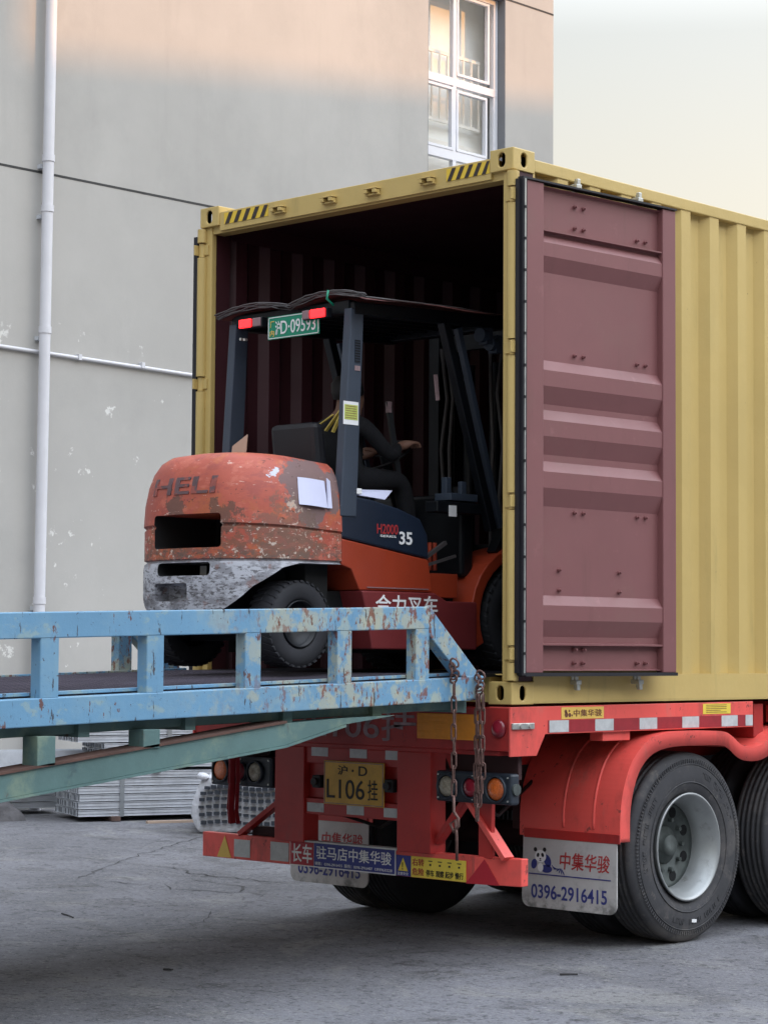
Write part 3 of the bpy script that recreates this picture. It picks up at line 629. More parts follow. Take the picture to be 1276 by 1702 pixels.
# rail fittings on near side: bright catch, label, small bracket
sr = [o for o in TR.children if o.name.startswith('side_rail')][0]
m = MB(); m.box(0, .012, -.005, .17, 1.214, 1.246); m.cyl((0.012, .06, 1.23), (.02, .06, 1.23), .012, 10); m.cyl((0.012, .13, 1.23), (.02, .13, 1.23), .012, 10); m.build('latch_plate', 'zinc', sr, bev=.003)
TB(-.11, -.02, .78, 1.02, 1.135, 1.19, name='lamp_bracket', mat='red')
lb = MB().box(.0005, .002, .40, .76, 1.260, 1.322).build('yellow_label', 'lab_y', TR)
text('中集华骏', V(.002, .50, 1.272), Y, Z, .24, .038, 'ink_br', lb, bold=.01, off=.001)
m = MB()
for dy, dz, r_ in ((.435, 1.30, .010), (.465, 1.303, .006), (.44, 1.283, .014), (.468, 1.281, .011), (.488, 1.279, .005)): m.cyl((.002, dy, dz), (.0035, dy, dz), r_, 12)
m.build('emblem', 'ink_br', lb)
lb = MB().box(.0005, .002, 1.67, 1.94, 1.266, 1.324).build('maker_label', 'sign_y', TR)
m = MB()
for z in (1.276, 1.286, 1.296, 1.306, 1.316): m.box(.002, .003, 1.70, 1.90 if z != 1.286 else 1.84, z-.0014, z+.0014)
m.build('fine_print', 'ink_br', lb)
# rear face: beam lettering, amber reflector, side marker
text('沪L106挂', V(-1.74, 0, 1.125), X, Z, 1.08, .17, 'white_dim', TR, bold=.02, off=.002)
ar = MB().box(-.655, -.205, -.004, .0, 1.15, 1.285).build('reflector_panel', 'amberpl', TR, bev=.002)
m = MB(); m.lathe([(.0, -.02), (.034, -.018), (.046, -.008), (.048, 0), (0, 0)], V(-.085, .0, 1.215), Y, 24); m.build('side_marker', 'redlens', TR)
# columns between beam and bumper
for xa, xb in ((-1.78, -1.545), (-.83, -.585)):
    TB(xa, xb, .03, .15, .54, 1.075, name='rear_column', mat='red_shade')
TB(-1.545, -.83, .045, .12, .985, 1.075, name='cross_bar', mat='red_shade')
TB(-1.545, -.83, .045, .12, .70, .79, name='cross_bar', mat='red_shade')
TB(-1.545, -.83, .075, .10, .79, .985, name='plate_backing', mat='red_shade')
m = MB()
for z0, xs in ((1.025, (-1.50, -1.20, -.93)), (.715, (-1.53, -1.22, -.94))):
    for x_ in xs: MB().box(x_, x_+.13, .043, .0455, z0, z0+.05).build('reflective_patch', 'tape_w', TR)

# number plate
NP = MB().box(-1.385, -.925, .028, .034, .765, 1.005).build('number_plate', 'plate_y', TR, bev=.002)
m = MB()
for q in ((-1.38, -.93, .770, .774), (-1.38, -.93, .996, 1.0), (-1.38, -1.375, .770, 1.0), (-.935, -.93, .770, 1.0)): m.box(q[0], q[1], .0262, .0278, q[2], q[3])
m.build('plate_rim', 'white_dim', NP)
text('沪', V(-1.275, .028, .93), X, Z, .075, .052, 'black', NP, bold=.02, off=.001)
text('D', V(-1.115, .028, .93), X, Z, .065, .052, 'black', NP, bold=.02, off=.001)
MB().cyl((-1.16, .0272, .955), (-1.16, .0255, .955), .007, 10).build('dot', 'black', NP)
text('L106', V(-1.36, .028, .80), X, Z, .29, .105, 'black', NP, bold=.008, off=.001)
text('挂', V(-1.045, .028, .80), X, Z, .075, .11, 'black', NP, bold=.01, off=.001)
for x_ in (-1.44, -.885):
    m = MB(); m.box(x_-.03, x_+.03, .02, .06, .85, .92); m.cyl((x_, .0, .885), (x_, .03, .885), .022, 12); m.build('plate_lamp', 'black', TR, bev=.004)
# lamp boxes
def lampbox(xa, xb, z0, z1, lens):
    b = MB(); b.box(xa, xb, .02, .09, z0, z1)
    bo = b.build('lamp_box', 'lamp', TR, bev=.012)
    for x_, mt, r_ in lens:
        zc = (z0+z1)/2
        MB().lathe([(r_*1.12, 0), (r_*1.14, -.018), (r_*1.0, -.02), (r_*.98, 0)], V(x_, .02, zc), Y, 28).build('lens_ring', 'lamp', bo)
        MB().lathe([(0, -.022), (r_*.6, -.020), (r_*.9, -.012), (r_*.98, 0), (0, 0)], V(x_, .02, zc), Y, 28).build('lens', mt, bo)
    m = MB()
    for x_ in (xa+.02, xb-.02, (xa+xb)/2):
        for z_ in (z0+.02, z1-.02): m.cyl((x_, .02, z_), (x_, .014, z_), .005, 8)
    m.build('screw', 'zinc', bo)
lampbox(-.54, -.02, .825, .985, ((-.455, 'clear', .058), (-.29, 'redlens', .052), (-.115, 'amber', .062)))
lampbox(-2.31, -1.80, .83, 1.005, ((-2.215, 'amber', .062), (-2.05, 'redlens', .05), (-1.925, 'clear', .058)))
TB(-2.3, -1.8, .10, .13, .95, 1.09, name='lamp_hanger', mat='under'); TB(-.5, -.04, .10, .13, .95, 1.09, name='lamp_hanger', mat='under')
m = MB(); m.cyl((-.02, .055, .905), (-.008, .055, .905), .03, 24); m.build('side_lens', 'hub', TR)
for P in ([(-.62, .16, 1.06), (-.60, .30, .80), (-.56, .55, .72), (-.60, .9, .9)], [(-1.70, .16, 1.05), (-1.6, .3, .70), (-1.3, .4, .62), (-1.0, .35, .75), (-.88, .2, 1.0)], [(-.30, .10, 1.06), (-.26, .12, 1.0), (-.24, .10, .97)]):
    MB().tube([(a, b, c) for a, b, c in P], .011, 8).build('air_hose', 'black', TR)
for xi in (-.72, -CW+.72): MB().cyl((xi+.2, 1.1, .62), (xi+.2, 1.3, .62), .085, 18).build('brake_chamber', 'under', TR)
# bumper
BY = .07
m = MB(); m.prism([(-2.43, 0), (-2.43, .05), (-.33, .05), (-.03, .10), (-.03, .045), (-.30, -.012), (-.33, 0)], V(0, BY, .405), X, Y, Z, .142)
bp = m.build('bumper', 'red', TR, bev=.004)
for (xa, xb) in ((-.79, -.60), (-1.76, -1.58)): pass
def strip(a, b, w=.05, name='brace', mat='red_shade'): return MB().beam(a, b, .03, w, up=V(0, 1, 0) if 0 else Z).build(name, mat, TR, bev=.003)
m = MB(); m.beam((-.36, .09, .86), (-.585, .09, .60), .03, .06, up=Y); m.build('brace', 'red_shade', TR, bev=.003)
m = MB(); m.beam((-.38, .09, .86), (-.10, .09, .545), .03, .075, up=Y); m.build('brace', 'red', TR, bev=.003)
TB(-.285, -.195, .07, .10, .54, .98, name='bumper_post', mat='red_shade')
m = MB(); m.beam((-1.78, .09, .76), (-2.12, .09, .55), .03, .055, up=Y); m.build('brace', 'red_shade', TR, bev=.003)
TB(-2.05, -1.80, .11, .16, .545, .60, name='tow_shackle', mat='under')
# bumper signs and reflectors
def onb(x0, x1, z0, z1, mat, name='sign', parent=bp, y=BY, t=.003): return MB().box(x0, x1, y-t, y-.0005, z0, z1).build(name, mat, parent)
onb(-2.155, -2.02, .42, .52, 'tape_w', 'reflector'); onb(-1.85, -1.70, .42, .525, 'tape_w', 'reflector')
m = MB(); m.prism([(-2.30, .41), (-2.18, .41), (-2.235, .535)], V(0, BY-.003, 0), X, Z, Y, .002); m.build('reflector', 'lab_y', bp)
s1 = onb(-1.685, -.868, .405, .552, 'white', 'sign_backing', TR, BY-.003, .004)
MB().box(-1.678, -1.495, BY-.0095, BY-.007, .412, .545).build('red_panel', 'sign_r', s1)
MB().box(-1.490, -.875, BY-.0095, BY-.007, .412, .545).build('blue_panel', 'sign_b', s1)
o = V(-1.665, BY-.0095, .425); text('长车', o, X, Z, .16, .105, 'white', s1, bold=.03, off=.001)
text('驻马店中集华骏', V(-1.47, BY-.0095, .455), X, Z, .575, .072, 'white', s1, bold=.02, off=.001)
text('销售：0396-2916415  服务：0396-2916407  13939633228', V(-1.48, BY-.0095, .420), X, Z, .59, .019, 'white', s1, bold=.005, off=.001)
s2 = onb(-.862, -.365, .408, .518, 'sign_y', 'warning_sign', TR, BY-.003, .004)
MB().box(-.862, -.755, BY-.0095, BY-.007, .408, .518).build('blue_panel', 'sign_b', s2)
m = MB(); m.prism([(-.845, .435), (-.775, .435), (-.81, .505)], V(0, BY-.0115, 0), X, Z, Y, .002); m.build('warning_triangle', 'sign_y', s2)
text('!', V(-.814, BY-.0125, .442), X, Z, .007, .04, 'black', s2, bold=.02, off=.001)
text('注意安全', V(-.85, BY-.0095, .413), X, Z, .08, .016, 'white', s2, bold=.01, off=.001)
text('右转', V(-.745, BY-.007, .468), X, Z, .085, .04, 'ink_r', s2, bold=.03, off=.001)
text('危险', V(-.745, BY-.007, .418), X, Z, .085, .04, 'ink_r', s2, bold=.03, off=.001)
text('停车 观察 起步 慢行', V(-.645, BY-.007, .418), X, Z, .265, .036, 'black', s2, bold=.03, off=.001)
m = MB()
for k in range(4):
    x_ = -.615+k*.068; m.box(x_-.014, x_+.014, BY-.0085, BY-.007, .497, .502); m.box(x_-.006, x_+.006, BY-.0085, BY-.007, .475, .485)
m.build('pictogram', 'black', s2)
m = MB(); m.prism([(-.35, .405), (-.15, .405), (-.24, .535)], V(0, 0, 0), X, Z, Y, .002)
m.v = [V(p.x, BY+.022+(p.x+.24)*.18+(p.y if p.y < .1 else 0)-.006-.02, p.z) for p in m.v]
tri = m.build('triangle_reflector', 'sign_r', bp)
m = MB(); m.box(-1.57, -.60, .04, .10, .543, .552); m.build('bumper_step', 'tape_w', bp)

# wheels (three axles, dual tyres)
def tyre_mesh(c, wdt=.27, ro=.527, ri=.30, n=72):
    m = MB(); h = wdt/2
    pr = [(ri-.012, -h*.72), (ri+.012, -h*.86), (ri+.05, -h*.98), (ri+.10, -h*1.0), (ro-.085, -h*.98), (ro-.06, -h*.965), (ro-.055, -h*.94), (ro-.028, -h*.90), (ro-.006, -h*.80), (ro, -h*.70)]
    gx = [-.52, -.27, 0, .27, .52]
    for g_ in gx: pr += [(ro+.003, h*(g_-.055)), (ro-.012, h*(g_-.04)), (ro-.012, h*(g_+.04)), (ro+.003, h*(g_+.055))]
    pr += [(r_, -x_) for r_, x_ in reversed(pr[:10])]
    m.lathe(pr, c, X, n); return m
def wheel(xc, yc, sg, outer=True, dark=False):
    c = V(xc, yc, .53); d = V(sg, 0, 0)
    m = MB()
    # deep dish rim: profile r,h along outward direction
    hb = .125
    m.lathe([(.298, hb), (.302, hb+.008), (.290, hb+.010), (.283, hb-.012), (.262, hb-.03), (.258, .07), (.242, .05), (.238, -.02), (.236, -.035), (.245, -.03), (.262, .05), (.27, .08), (.29, hb-.02)], c, d, 56)
    wl = m.build('wheel', 'rim', TR)
    ty = tyre_mesh(c).build('tyre', 'tyre_dark' if dark else 'tyre', wl)
    if outer:
        hm = MB(); hm.lathe([(.238, -.02), (.225, -.035), (.10, -.04), (.10, -.046), (.238, -.046)], c, d, 48); hm.lathe([(0, .01), (.055, .01), (.062, 0), (.065, -.03), (.105, -.035), (.105, -.05), (0, -.05)], c, d, 32)
        for k in range(10):
            t = 2*math.pi*k/10; e = V(0, math.cos(t), math.sin(t))*.145; hm.cyl(c+e-d*.04, c+e-d*.012, .013, 6)
        hm.build('hub', 'hub', wl)
        hh = MB()
        for k in range(8):
            t = 2*math.pi*(k+.5)/8; e = V(0, math.cos(t), math.sin(t))*.192; hh.cyl(c+e-d*.04, c+e-d*.0335, .031, 18)
        hh.build('hand_hole', 'hole', wl)
        # raised sidewall rings and lettering-like blocks
        rg = MB(); rg.lathe([(.355, .134), (.36, .138), (.365, .134)], c, d, 64, True); rg.lathe([(.455, .131), (.459, .135), (.463, .131)], c, d, 64, True)
        for k in range(150):
            t = 2*math.pi*k/150; e = V(0, math.cos(t), math.sin(t)); rg.obox(c+e*.478+d*.1325, e*.011, V(0, -math.sin(t), math.cos(t))*.0035, d*.002)
        for a0, a1 in ((20, 78), (140, 205), (250, 318)):
            for k in range(int((a1-a0)/4.2)):
                if k % 5 == 4: continue
                t = R(a0+4.2*k); e = V(0, math.cos(t), math.sin(t)); tg = V(0, -math.sin(t), math.cos(t))
                rg.obox(c+e*.415-tg*.009+d*.1345, e*.016, tg*.0028, d*.0022); rg.obox(c+e*(.403 if k % 2 else .427)+d*.1345, e*.003, tg*.010, d*.0022)
                if k % 3: rg.obox(c+e*.415+tg*.008+d*.1345, e*.014, tg*.0025, d*.0022)
        rg.build('sidewall_ring', 'tyre', wl)
    return wl
for ax, yc in enumerate((1.515, 2.825, 4.135)):
    for sg in (1, -1):
        e = -.118 if sg > 0 else -CW+.118
        w1 = wheel(e, yc, sg, True)
        if ax == 0 and sg > 0:
            MB().obox(V(.0185, 1.555, .118), V(.001, 0, 0), V(0, .022, -.002), V(0, .001, .009)).build('tyre_sticker', 'white', w1)
            # arc lettering on the sidewall
        wheel(e-sg*.33, yc, sg, False, True)
    MB().cyl((-.3, yc, .53), (-CW+.3, yc, .53), .075, 20).build('axle', 'under', TR)
    for sg in (1, -1):
        xi = -.72 if sg > 0 else -CW+.72
        m = MB(); m.box(xi-.05, xi+.05, yc-.5, yc+.5, .62, .68); m.box(xi-.06, xi+.06, yc-.08, yc+.08, .5, .68); m.build('leaf_spring', 'under', TR)
        m = MB(); m.box(xi-.03, xi+.03, yc-.62, yc-.52, .62, 1.0); m.build('spring_hanger', 'under', TR)
# fenders
def smooth(P, n=5):
    out = []
    for i in range(len(P)-1):
        p0 = P[max(0, i-1)]; p1 = P[i]; p2 = P[i+1]; p3 = P[min(len(P)-1, i+2)]
        for k in range(n):
            t = k/n
            out.append(tuple(.5*((2*p1[c])+(-p0[c]+p2[c])*t+(2*p0[c]-5*p1[c]+4*p2[c]-p3[c])*t*t+(-p0[c]+3*p1[c]-3*p2[c]+p3[c])*t**3) for c in (0, 1)))
    return out+[P[-1]]
fprof = smooth([(.845, .595), (.85, .76), (.885, .90), (.96, 1.03), (1.09, 1.125), (1.27, 1.165), (1.5, 1.17), (1.78, 1.163), (1.88, 1.135), (1.98, 1.08), (2.09, 1.065), (2.2, 1.08), (2.32, 1.14), (2.5, 1.17), (3.0, 1.17), (3.2, 1.12), (3.37, 1.07), (3.5, 1.1), (3.65, 1.16), (4.1, 1.17), (4.4, 1.1), (4.58, .95), (4.66, .6)], 5)
for sg in (1, -1):
    xo = .05 if sg > 0 else -CW-.05
    m = MB(); m.sheet(fprof, V(xo, 0, 0), Y, Z, V(-sg, 0, 0), .70, .006)
    # outer lip: inward-facing band
    k = len(fprof); inn = []
    for i, p in enumerate(fprof):
        a = fprof[max(0, i-1)]; b = fprof[min(k-1, i+1)]; dx, dy = b[0]-a[0], b[1]-a[1]; l = math.hypot(dx, dy); inn.append((p[0]+dy/l*.075, p[1]-dx/l*.075))
    A = [V(xo+sg*.0, y_, z_) for y_, z_ in fprof]; Bv = [V(xo+sg*.004, y_, z_) for y_, z_ in inn]; C2 = [p-V(sg*.008, 0, 0) for p in Bv]; D2 = [p-V(sg*.008, 0, 0) for p in A]
    fs = []
    for i in range(k-1): fs += [(i, i+1, i+1+k, i+k), (i+k, i+1+k, i+1+2*k, i+2*k), (i+2*k, i+1+2*k, i+1+3*k, i+3*k)]
    m.add(A+Bv+C2+D2, fs+[(0, k, 2*k, 3*k)], True)
    fd = m.build('fender', 'red', TR)
    # pressed ribs on the rear face of the fender
    m = MB()
    for xr in (-.13, -.34):
        m.tube([V(xo-sg*(.05-xr*1), y_-.002, z_+.003) for y_, z_ in fprof[2:22]], .010, 8)
    m.build('fender_rib', 'red', fd)
    m = MB(); m.box(min(xo, xo-sg*.665), max(xo, xo-sg*.665), .832, .842, .585, .635); m.build('flap_clamp', 'red_shade', fd, bev=.002)
    # mudflap
    xa, xb = (-.62, .03) if sg > 0 else (-CW-.03, -CW+.62)
    pts = [(xa+.05, .215)]; 
    rr = .05; zb, ztp = .205, .595
    pl_ = [(xa, ztp), (xa-.01, zb+rr)]+[(xa-.01+rr-rr*math.cos(t), zb+rr-rr*math.sin(t)) for t in [i*math.pi/12 for i in range(1, 6)]]+[(xa-.01+rr, zb), (xb-rr, zb)]+[(xb-rr+rr*math.sin(t), zb+rr-rr*math.cos(t)) for t in [i*math.pi/12 for i in range(1, 6)]]+[(xb, zb+rr), (xb, ztp)]
    m = MB(); m.prism(pl_, V(0, .835, 0), X, Z, Y, .008); mf = m.build('mudflap', 'flap', TR)
    fw = xb-xa
    text('中集华骏', V(xa+fw*.40, .835, .425), X, Z, fw*.53, .095, 'ink_r', mf, bold=.02, off=.001, shear=.1)
    text('0396-2916415', V(xa+fw*.09, .835, .255), X, Z, fw*.81, .078, 'ink_b', mf, bold=.035, off=.001)
    MB().box(xa+fw*.06, xb-fw*.06, .8325, .8345, .385, .391).build('rule_line', 'ink_b', mf)
    # panda emblem
    q = lambda a, b: (xa+fw*a, b)
    def disc(m_, a, z_, rx, rz, yo, tilt=0):
        cx, cz = q(a, z_); P = []
        for i in range(20):
            t = 2*math.pi*i/20; ex, ez = rx*math.cos(t), rz*math.sin(t); P.append((cx+ex*math.cos(tilt)-ez*math.sin(tilt), cz+ex*math.sin(tilt)+ez*math.cos(tilt)))
        m_.prism(P, V(0, .8345-yo, 0), X, Z, Y, .0008)
    m = MB(); disc(m, .19, .486, .040, .034, .001); m.build('panda_head', 'white', mf)
    m = MB(); disc(m, .135, .522, .012, .012, .0015); disc(m, .235, .524, .012, .012, .0015); disc(m, .165, .492, .009, .012, .0025, -.4); disc(m, .215, .494, .009, .012, .0025, .4); disc(m, .19, .472, .006, .004, .0025); disc(m, .19, .462, .008, .0025, .0025)
    m.build('panda_face', 'black', mf)
    m = MB(); disc(m, .12, .442, .020, .028, .0008, -.3); disc(m, .265, .465, .024, .036, .0008, .5); disc(m, .255, .42, .040, .022, .0008)
    for k in range(7): disc(m, .33+.018*k, .432-.004*k, .016, .003, .002, -.9+.5*k)
    m.build('panda_body', 'ink_b', mf)
    m = MB(); disc(m, .19, .425, .020, .024, .0012); m.build('panda_belly', 'white', mf)

# webbing strap hanging from the left lamp bracket
m = MB(); Pp = [(-2.03, -.02, 1.13), (-2.05, -.045, 1.02), (-2.045, -.05, .85), (-2.06, -.045, .70), (-2.05, -.04, .62)]
for dx, dy, wd in ((0, 0, .022), (-.028, .012, .016), (.02, .02, .014)):
    for a, b in zip(Pp, Pp[1:]): m.beam(V(*a)+V(dx, dy, 0), V(*b)+V(dx*1.2, dy, 0), .004, wd*2, up=X if 0 else Y)
m.tube([(-2.07, -.03, 1.03), (-2.0, -.05, 1.045), (-1.96, -.02, 1.03)], .02, 8)
o = solo(m, 'webbing_strap', 'under', 'dark red torn webbing strap hanging in front of the left tail lamps', 'strap', (-2.04, -.03, 1.1))
o.data.materials.clear(); o.data.materials.append(MT['tape_r'])
# crumpled carton / white label pieces wedged beside the column
m = MB(); m.box(-1.90, -1.80, .10, .12, 1.00, 1.075); m.box(-1.86, -1.80, .098, .122, .965, 1.0); m.box(-1.93, -1.89, .102, .118, 1.01, 1.045)
solo(m, 'white_block', 'paper', 'white foam piece wedged between the left tail lamps and the red column', 'packing piece', (-1.86, .11, .97), bev=.003)

# ------------------------------------------------------------------ loading ramp
RP = thing('loading_ramp', 'weathered light blue steel yard ramp with rust, leading up into the container', 'ramp', (-1.18, -2.5, 0))
def zt(y): return 1.832+.0285*(y+.60)       # top of rail
def zb(y): return zt(y)-.475
XR, XL = -.02, -2.36
def rb_(x0, x1, y0, y1, f0, f1, name, mat='blue', bev=.005, par_=RP):
    """bar that follows the slope: f0,f1 heights above zb"""
    P = []
    m = MB(); ym = (y0+y1)/2
    vs = [(x, y, zb(y)+f) for f in (f0, f1) for y in (y0, y1) for x in (x0, x1)]
    m.add(vs, [(0, 2, 3, 1), (4, 5, 7, 6), (0, 1, 5, 4), (2, 6, 7, 3), (0, 4, 6, 2), (1, 3, 7, 5)])
    return m.build(name, mat, par_, bev=bev)
YE = -4.6
posts = [-.70, -1.245, -1.835, -2.415, -2.99, -3.57, -4.15]
for xo, sg in ((XR, 1), (XL, -1)):
    a, b = (xo-.07, xo) if sg > 0 else (xo, xo+.07)
    tr = rb_(a, b, YE, -.60, .365, .475, 'top_rail')
    rb_(a, b, YE, -.215, .0, .118, 'side_beam')
    for y0 in posts: rb_(a+.002, b-.002, y0, y0+.098, .114, .369, 'post')
    m = MB(); m.prism([(-.60, zb(-.6)+.475), (-.60, zb(-.6)+.33), (-.36, zb(-.36)+.118), (-.215, zb(-.215)+.118)], V(a+.001, 0, 0), Y, Z, X, .068); m.build('end_brace', 'blue', RP, bev=.005)
    # worn end block and gusset
    m = MB(); m.box(a-.004, b+.006, -.33, -.20, zb(-.3)+.005, zb(-.3)+.125); m.build('end_block', 'blue', RP, bev=.008)
    m = MB(); m.prism([(-.70, 0), (-.62, .03), (-.56, 0)], V(a, 0, zb(-.6)+.117), Y, Z, X, .03); m.build('gusset', 'blue', RP)
    # underside channel, flange and lower chord
    c0, c1 = (a-.09, b-.10) if sg > 0 else (a+.10, b+.09)
    rb_(c0, c1, YE, -.22, -.045, -.003, 'under_channel', 'teal')
    pts_t = [(-.75, 1.325), (-1.56, 1.300), (-3.13, 1.100), (YE, .90)]
    q0, q1 = (a-.085, b-.012) if sg > 0 else (a+.012, b+.085)
    m = MB(); Yl = [-.83, -1.17, -1.56, -3.13, YE]; Zt = [1.300, 1.292, 1.275, 1.100, .93]; Zl = [1.298, 1.262, 1.175, 1.0, .83]
    m.prism([(y_, z_) for y_, z_ in zip(Yl, Zt)]+[(y_, z_) for y_, z_ in zip(reversed(Yl), reversed(Zl))], V(q0+.03, 0, 0), Y, Z, X, q1-q0-.04)
    ch = m.build('lower_chord', 'teal', RP, bev=.003)
    m = MB(); m.prism([(y_, z_+.012) for y_, z_ in zip(Yl[2:], Zt[2:])]+[(y_, z_+.001) for y_, z_ in zip(reversed(Yl[2:]), reversed(Zt[2:]))], V(q0, 0, 0), Y, Z, X, q1-q0); m.build('chord_flange', 'beamrust', ch)
    m = MB(); m.prism([(y_, z_-.001) for y_, z_ in zip(Yl[1:], Zl[1:])]+[(y_, z_-.011) for y_, z_ in zip(reversed(Yl[1:]), reversed(Zl[1:]))], V(q0, 0, 0), Y, Z, X, q1-q0); m.build('chord_flange', 'teal', ch)
    for y0, zt_ in ((-2.42, 0), (-2.99, 0), (-3.57, 0), (-4.15, 0)):
        zl = 1.262+(y0+1.56)*.104
        m = MB(); m.box(a-.045, b-.012, y0, y0+.095, zl+.01, zb(y0)-.04) if sg > 0 else m.box(a+.012, b+.045, y0, y0+.095, zl+.01, zb(y0)-.04); m.build('strut', 'teal', RP, bev=.004)
# cross members under the deck
for y0 in (-.3, -.9, -1.5, -2.1, -2.7, -3.3, -3.9, -4.5): 
    MB().box(XL+.07, XR-.07, y0-.03, y0+.03, zb(y0)-.06, zb(y0)+.09).build('cross_member', 'teal', RP)
# deck: serrated grating on the platform, solid lip plate into the container
dz = .122
m = MB(); nb_ = 0
y0_, y1_ = YE, -.22
m.add([(XL+.07, y0_, zb(y0_)+dz-.02), (XR-.07, y0_, zb(y0_)+dz-.02), (XR-.07, y1_, zb(y1_)+dz-.02), (XL+.07, y1_, zb(y1_)+dz-.02)], [(0, 1, 2, 3)])
m.build('deck_plate', 'grate', RP)
m = MB(); k = 0
xx = XL+.09
while xx < XR-.09:   # bearing bars with teeth
    m.beam((xx, y0_, zb(y0_)+dz-.008), (xx, y1_, zb(y1_)+dz-.008), .004, .022); xx += .034
yy = y0_+.02
while yy < y1_:
    vs = []
    nz = 34
    for i in range(nz+1):
        x_ = XL+.08+(XR-XL-.16)*i/nz; vs.append(V(x_, yy+(.012 if i % 2 else -.012), zb(yy)+dz+.004))
    for a, b in zip(vs, vs[1:]): m.beam(a, b, .004, .008)
    yy += .04
m.build('deck_grating', 'grate', RP)
for xo in (XR-.10, XL+.07): rb_(xo, xo+.03, YE, -.22, .125, .14, 'deck_edge', 'blue', .002)
m = MB(); m.add([(XL+.09, -.26, 1.495), (XR-.11, -.26, 1.495), (XR-.13, .55, 1.508), (XL+.11, .55, 1.508), (XL+.09, -.26, 1.475), (XR-.11, -.26, 1.475), (XR-.13, .55, 1.494), (XL+.11, .55, 1.494)], [(0, 1, 2, 3), (7, 6, 5, 4), (0, 4, 5, 1), (2, 6, 7, 3), (1, 5, 6, 2), (0, 3, 7, 4)])
m.build('lip_plate', 'mast', RP)
MB().box(XL+.1, XR-.11, -.235, -.205, 1.30, 1.475).build('end_beam', 'teal', RP)
# sloping run down to the ground beyond the frame
za, zg = zb(YE), .06
YG = -14.5
def slope(x0, x1, f0, f1, name, mat):
    m = MB(); vs = [(x, y, z+f) for f in (f0, f1) for (y, z) in ((YG, zg), (YE, za)) for x in (x0, x1)]
    m.add(vs, [(0, 2, 3, 1), (4, 5, 7, 6), (0, 1, 5, 4), (2, 6, 7, 3), (0, 4, 6, 2), (1, 3, 7, 5)]); m.build(name, mat, RP)
for a, b in ((XR-.07, XR), (XL, XL+.07)):
    slope(a, b, 0, .118, 'side_beam', 'blue'); slope(a, b, .365, .475, 'top_rail', 'blue')
slope(XL+.07, XR-.07, .09, .125, 'slope_deck', 'grate')
for k in range(16):
    t = (k+.5)/16; y_ = YE+(YG-YE)*t; z_ = za+(zg-za)*t
    for a, b in ((XR-.068, XR-.002), (XL+.002, XL+.068)): MB().box(a, b, y_, y_+.09, z_+.11, z_+.37).build('post', 'blue', RP)
for xo in (XR-.12, XL+.12): MB().box(xo-.06, xo+.06, YE-.1, YE+.02, 0.02, za).build('support_leg', 'teal', RP)

# chains
def chain(x, y, ztop, zbot, strands, label, hook=False, pit=.085):
    t = thing('hanging_chain', label, 'chain', (x, y, ztop), 'rusty chains hanging from the ramp end')
    mm = MB()
    for dx, dy, zb_ in strands:
        z = ztop; k = 0
        while z > zb_:
            a = R(25) if k % 2 else R(115); e = V(math.cos(a), math.sin(a), 0); c = V(x+dx+random.uniform(-.004, .004), y+dy, z-pit*.5); P = []
            for i in range(16):
                tt = 2*math.pi*i/16; P.append(c+e*(.012*math.cos(tt))+Z*(pit*.30*(1 if math.sin(tt) > 0 else -1)+.017*math.sin(tt)+0))
            mm.tube(P, .0045, 6, True); z -= pit-.016; k += 1
    # wrap over the beam
    for k in range(5):
        c = V(x+random.uniform(-.01, .02), y, ztop+.015+.02*k); e = V(math.cos(k), math.sin(k)*.5, .3).normalized(); P = [c+e*(.022*math.cos(q_))+Z.cross(e).normalized()*.006+Z*(.02*math.sin(q_)) for q_ in [2*math.pi*i/14 for i in range(14)]]
        mm.tube(P, .0055, 6, True)
    mm.build('links', 'chain', t)
    return t
CY = -.35
c1 = chain(.012, -.455, 1.46, .80, ((0, 0, .93), ), 'single rusty chain on the left, ending in a long hook before the red column')
m = MB(); 
hx, hy = .012, -.455
m.tube([(hx, hy, .90), (hx, hy, .82), (hx+.03, hy, .79), (hx+.032, hy, .75), (hx, hy, .72), (hx-.022, hy, .76), (hx+.01, hy, .78), (hx+.02, hy, .70), (hx+.022, hy, .58)], .0075, 8); m.build('hook', 'chain', c1)
c2 = chain(.012, -.27, 1.40, .80, ((0, 0, .78), (.016, .012, .95), (-.018, .006, .84)), 'bundled rusty chain on the right, looped several times over itself')

# ------------------------------------------------------------------ forklift
FK = thing('forklift', 'worn red and black diesel forklift driving off the ramp into the container', 'forklift', (-1.12, -.2, 1.51))
FXR, FXL, FC = -.60, -1.64, -1.12
fw_ = wloc(FK)
# counterweight: rounded rings
def ring(inset, z, dz_front=0):
    P = []; r = max(.05, .36-inset*.6); xr, xl, yr, yf = FXR-inset, FXL+inset, -1.27+inset, -.635
    P.append(V(xr, yf, z)); nseg = 14
    for i in range(nseg+1):
        t = i/nseg*math.pi/2; P.append(V(xr-r+r*math.cos(t), yr+r-r*math.sin(t), z))
    for i in range(1, 6):
        x_ = xr-r+(xl-xr+2*r)*i/6; P.append(V(x_, yr-.012*math.sin(math.pi*i/6), z))
    for i in range(nseg+1):
        t = math.pi/2*(1-i/nseg); P.append(V(xl+r-r*math.cos(t), yr+r-r*math.sin(t), z))
    P.append(V(xl, yf, z))
    for p in P: p.z += dz_front*(p.y+1.27)/.635
    return P
lev = [(1.69, .06, 0), (1.72, .015, 0), (1.80, 0, 0), (2.02, 0, 0), (2.05, .004, 0), (2.058, .016, 0), (2.064, .016, 0), (2.07, .004, 0), (2.225, .004, -.02), (2.235, .012, -.025), (2.24, .012, -.027), (2.25, .0, -.03), (2.34, .006, -.03), (2.42, .022, -.03), (2.48, .045, -.03), (2.525, .075, -.035), (2.553, .115, -.04), (2.566, .17, -.045), (2.572, .26, -.05)]
vs = []; 
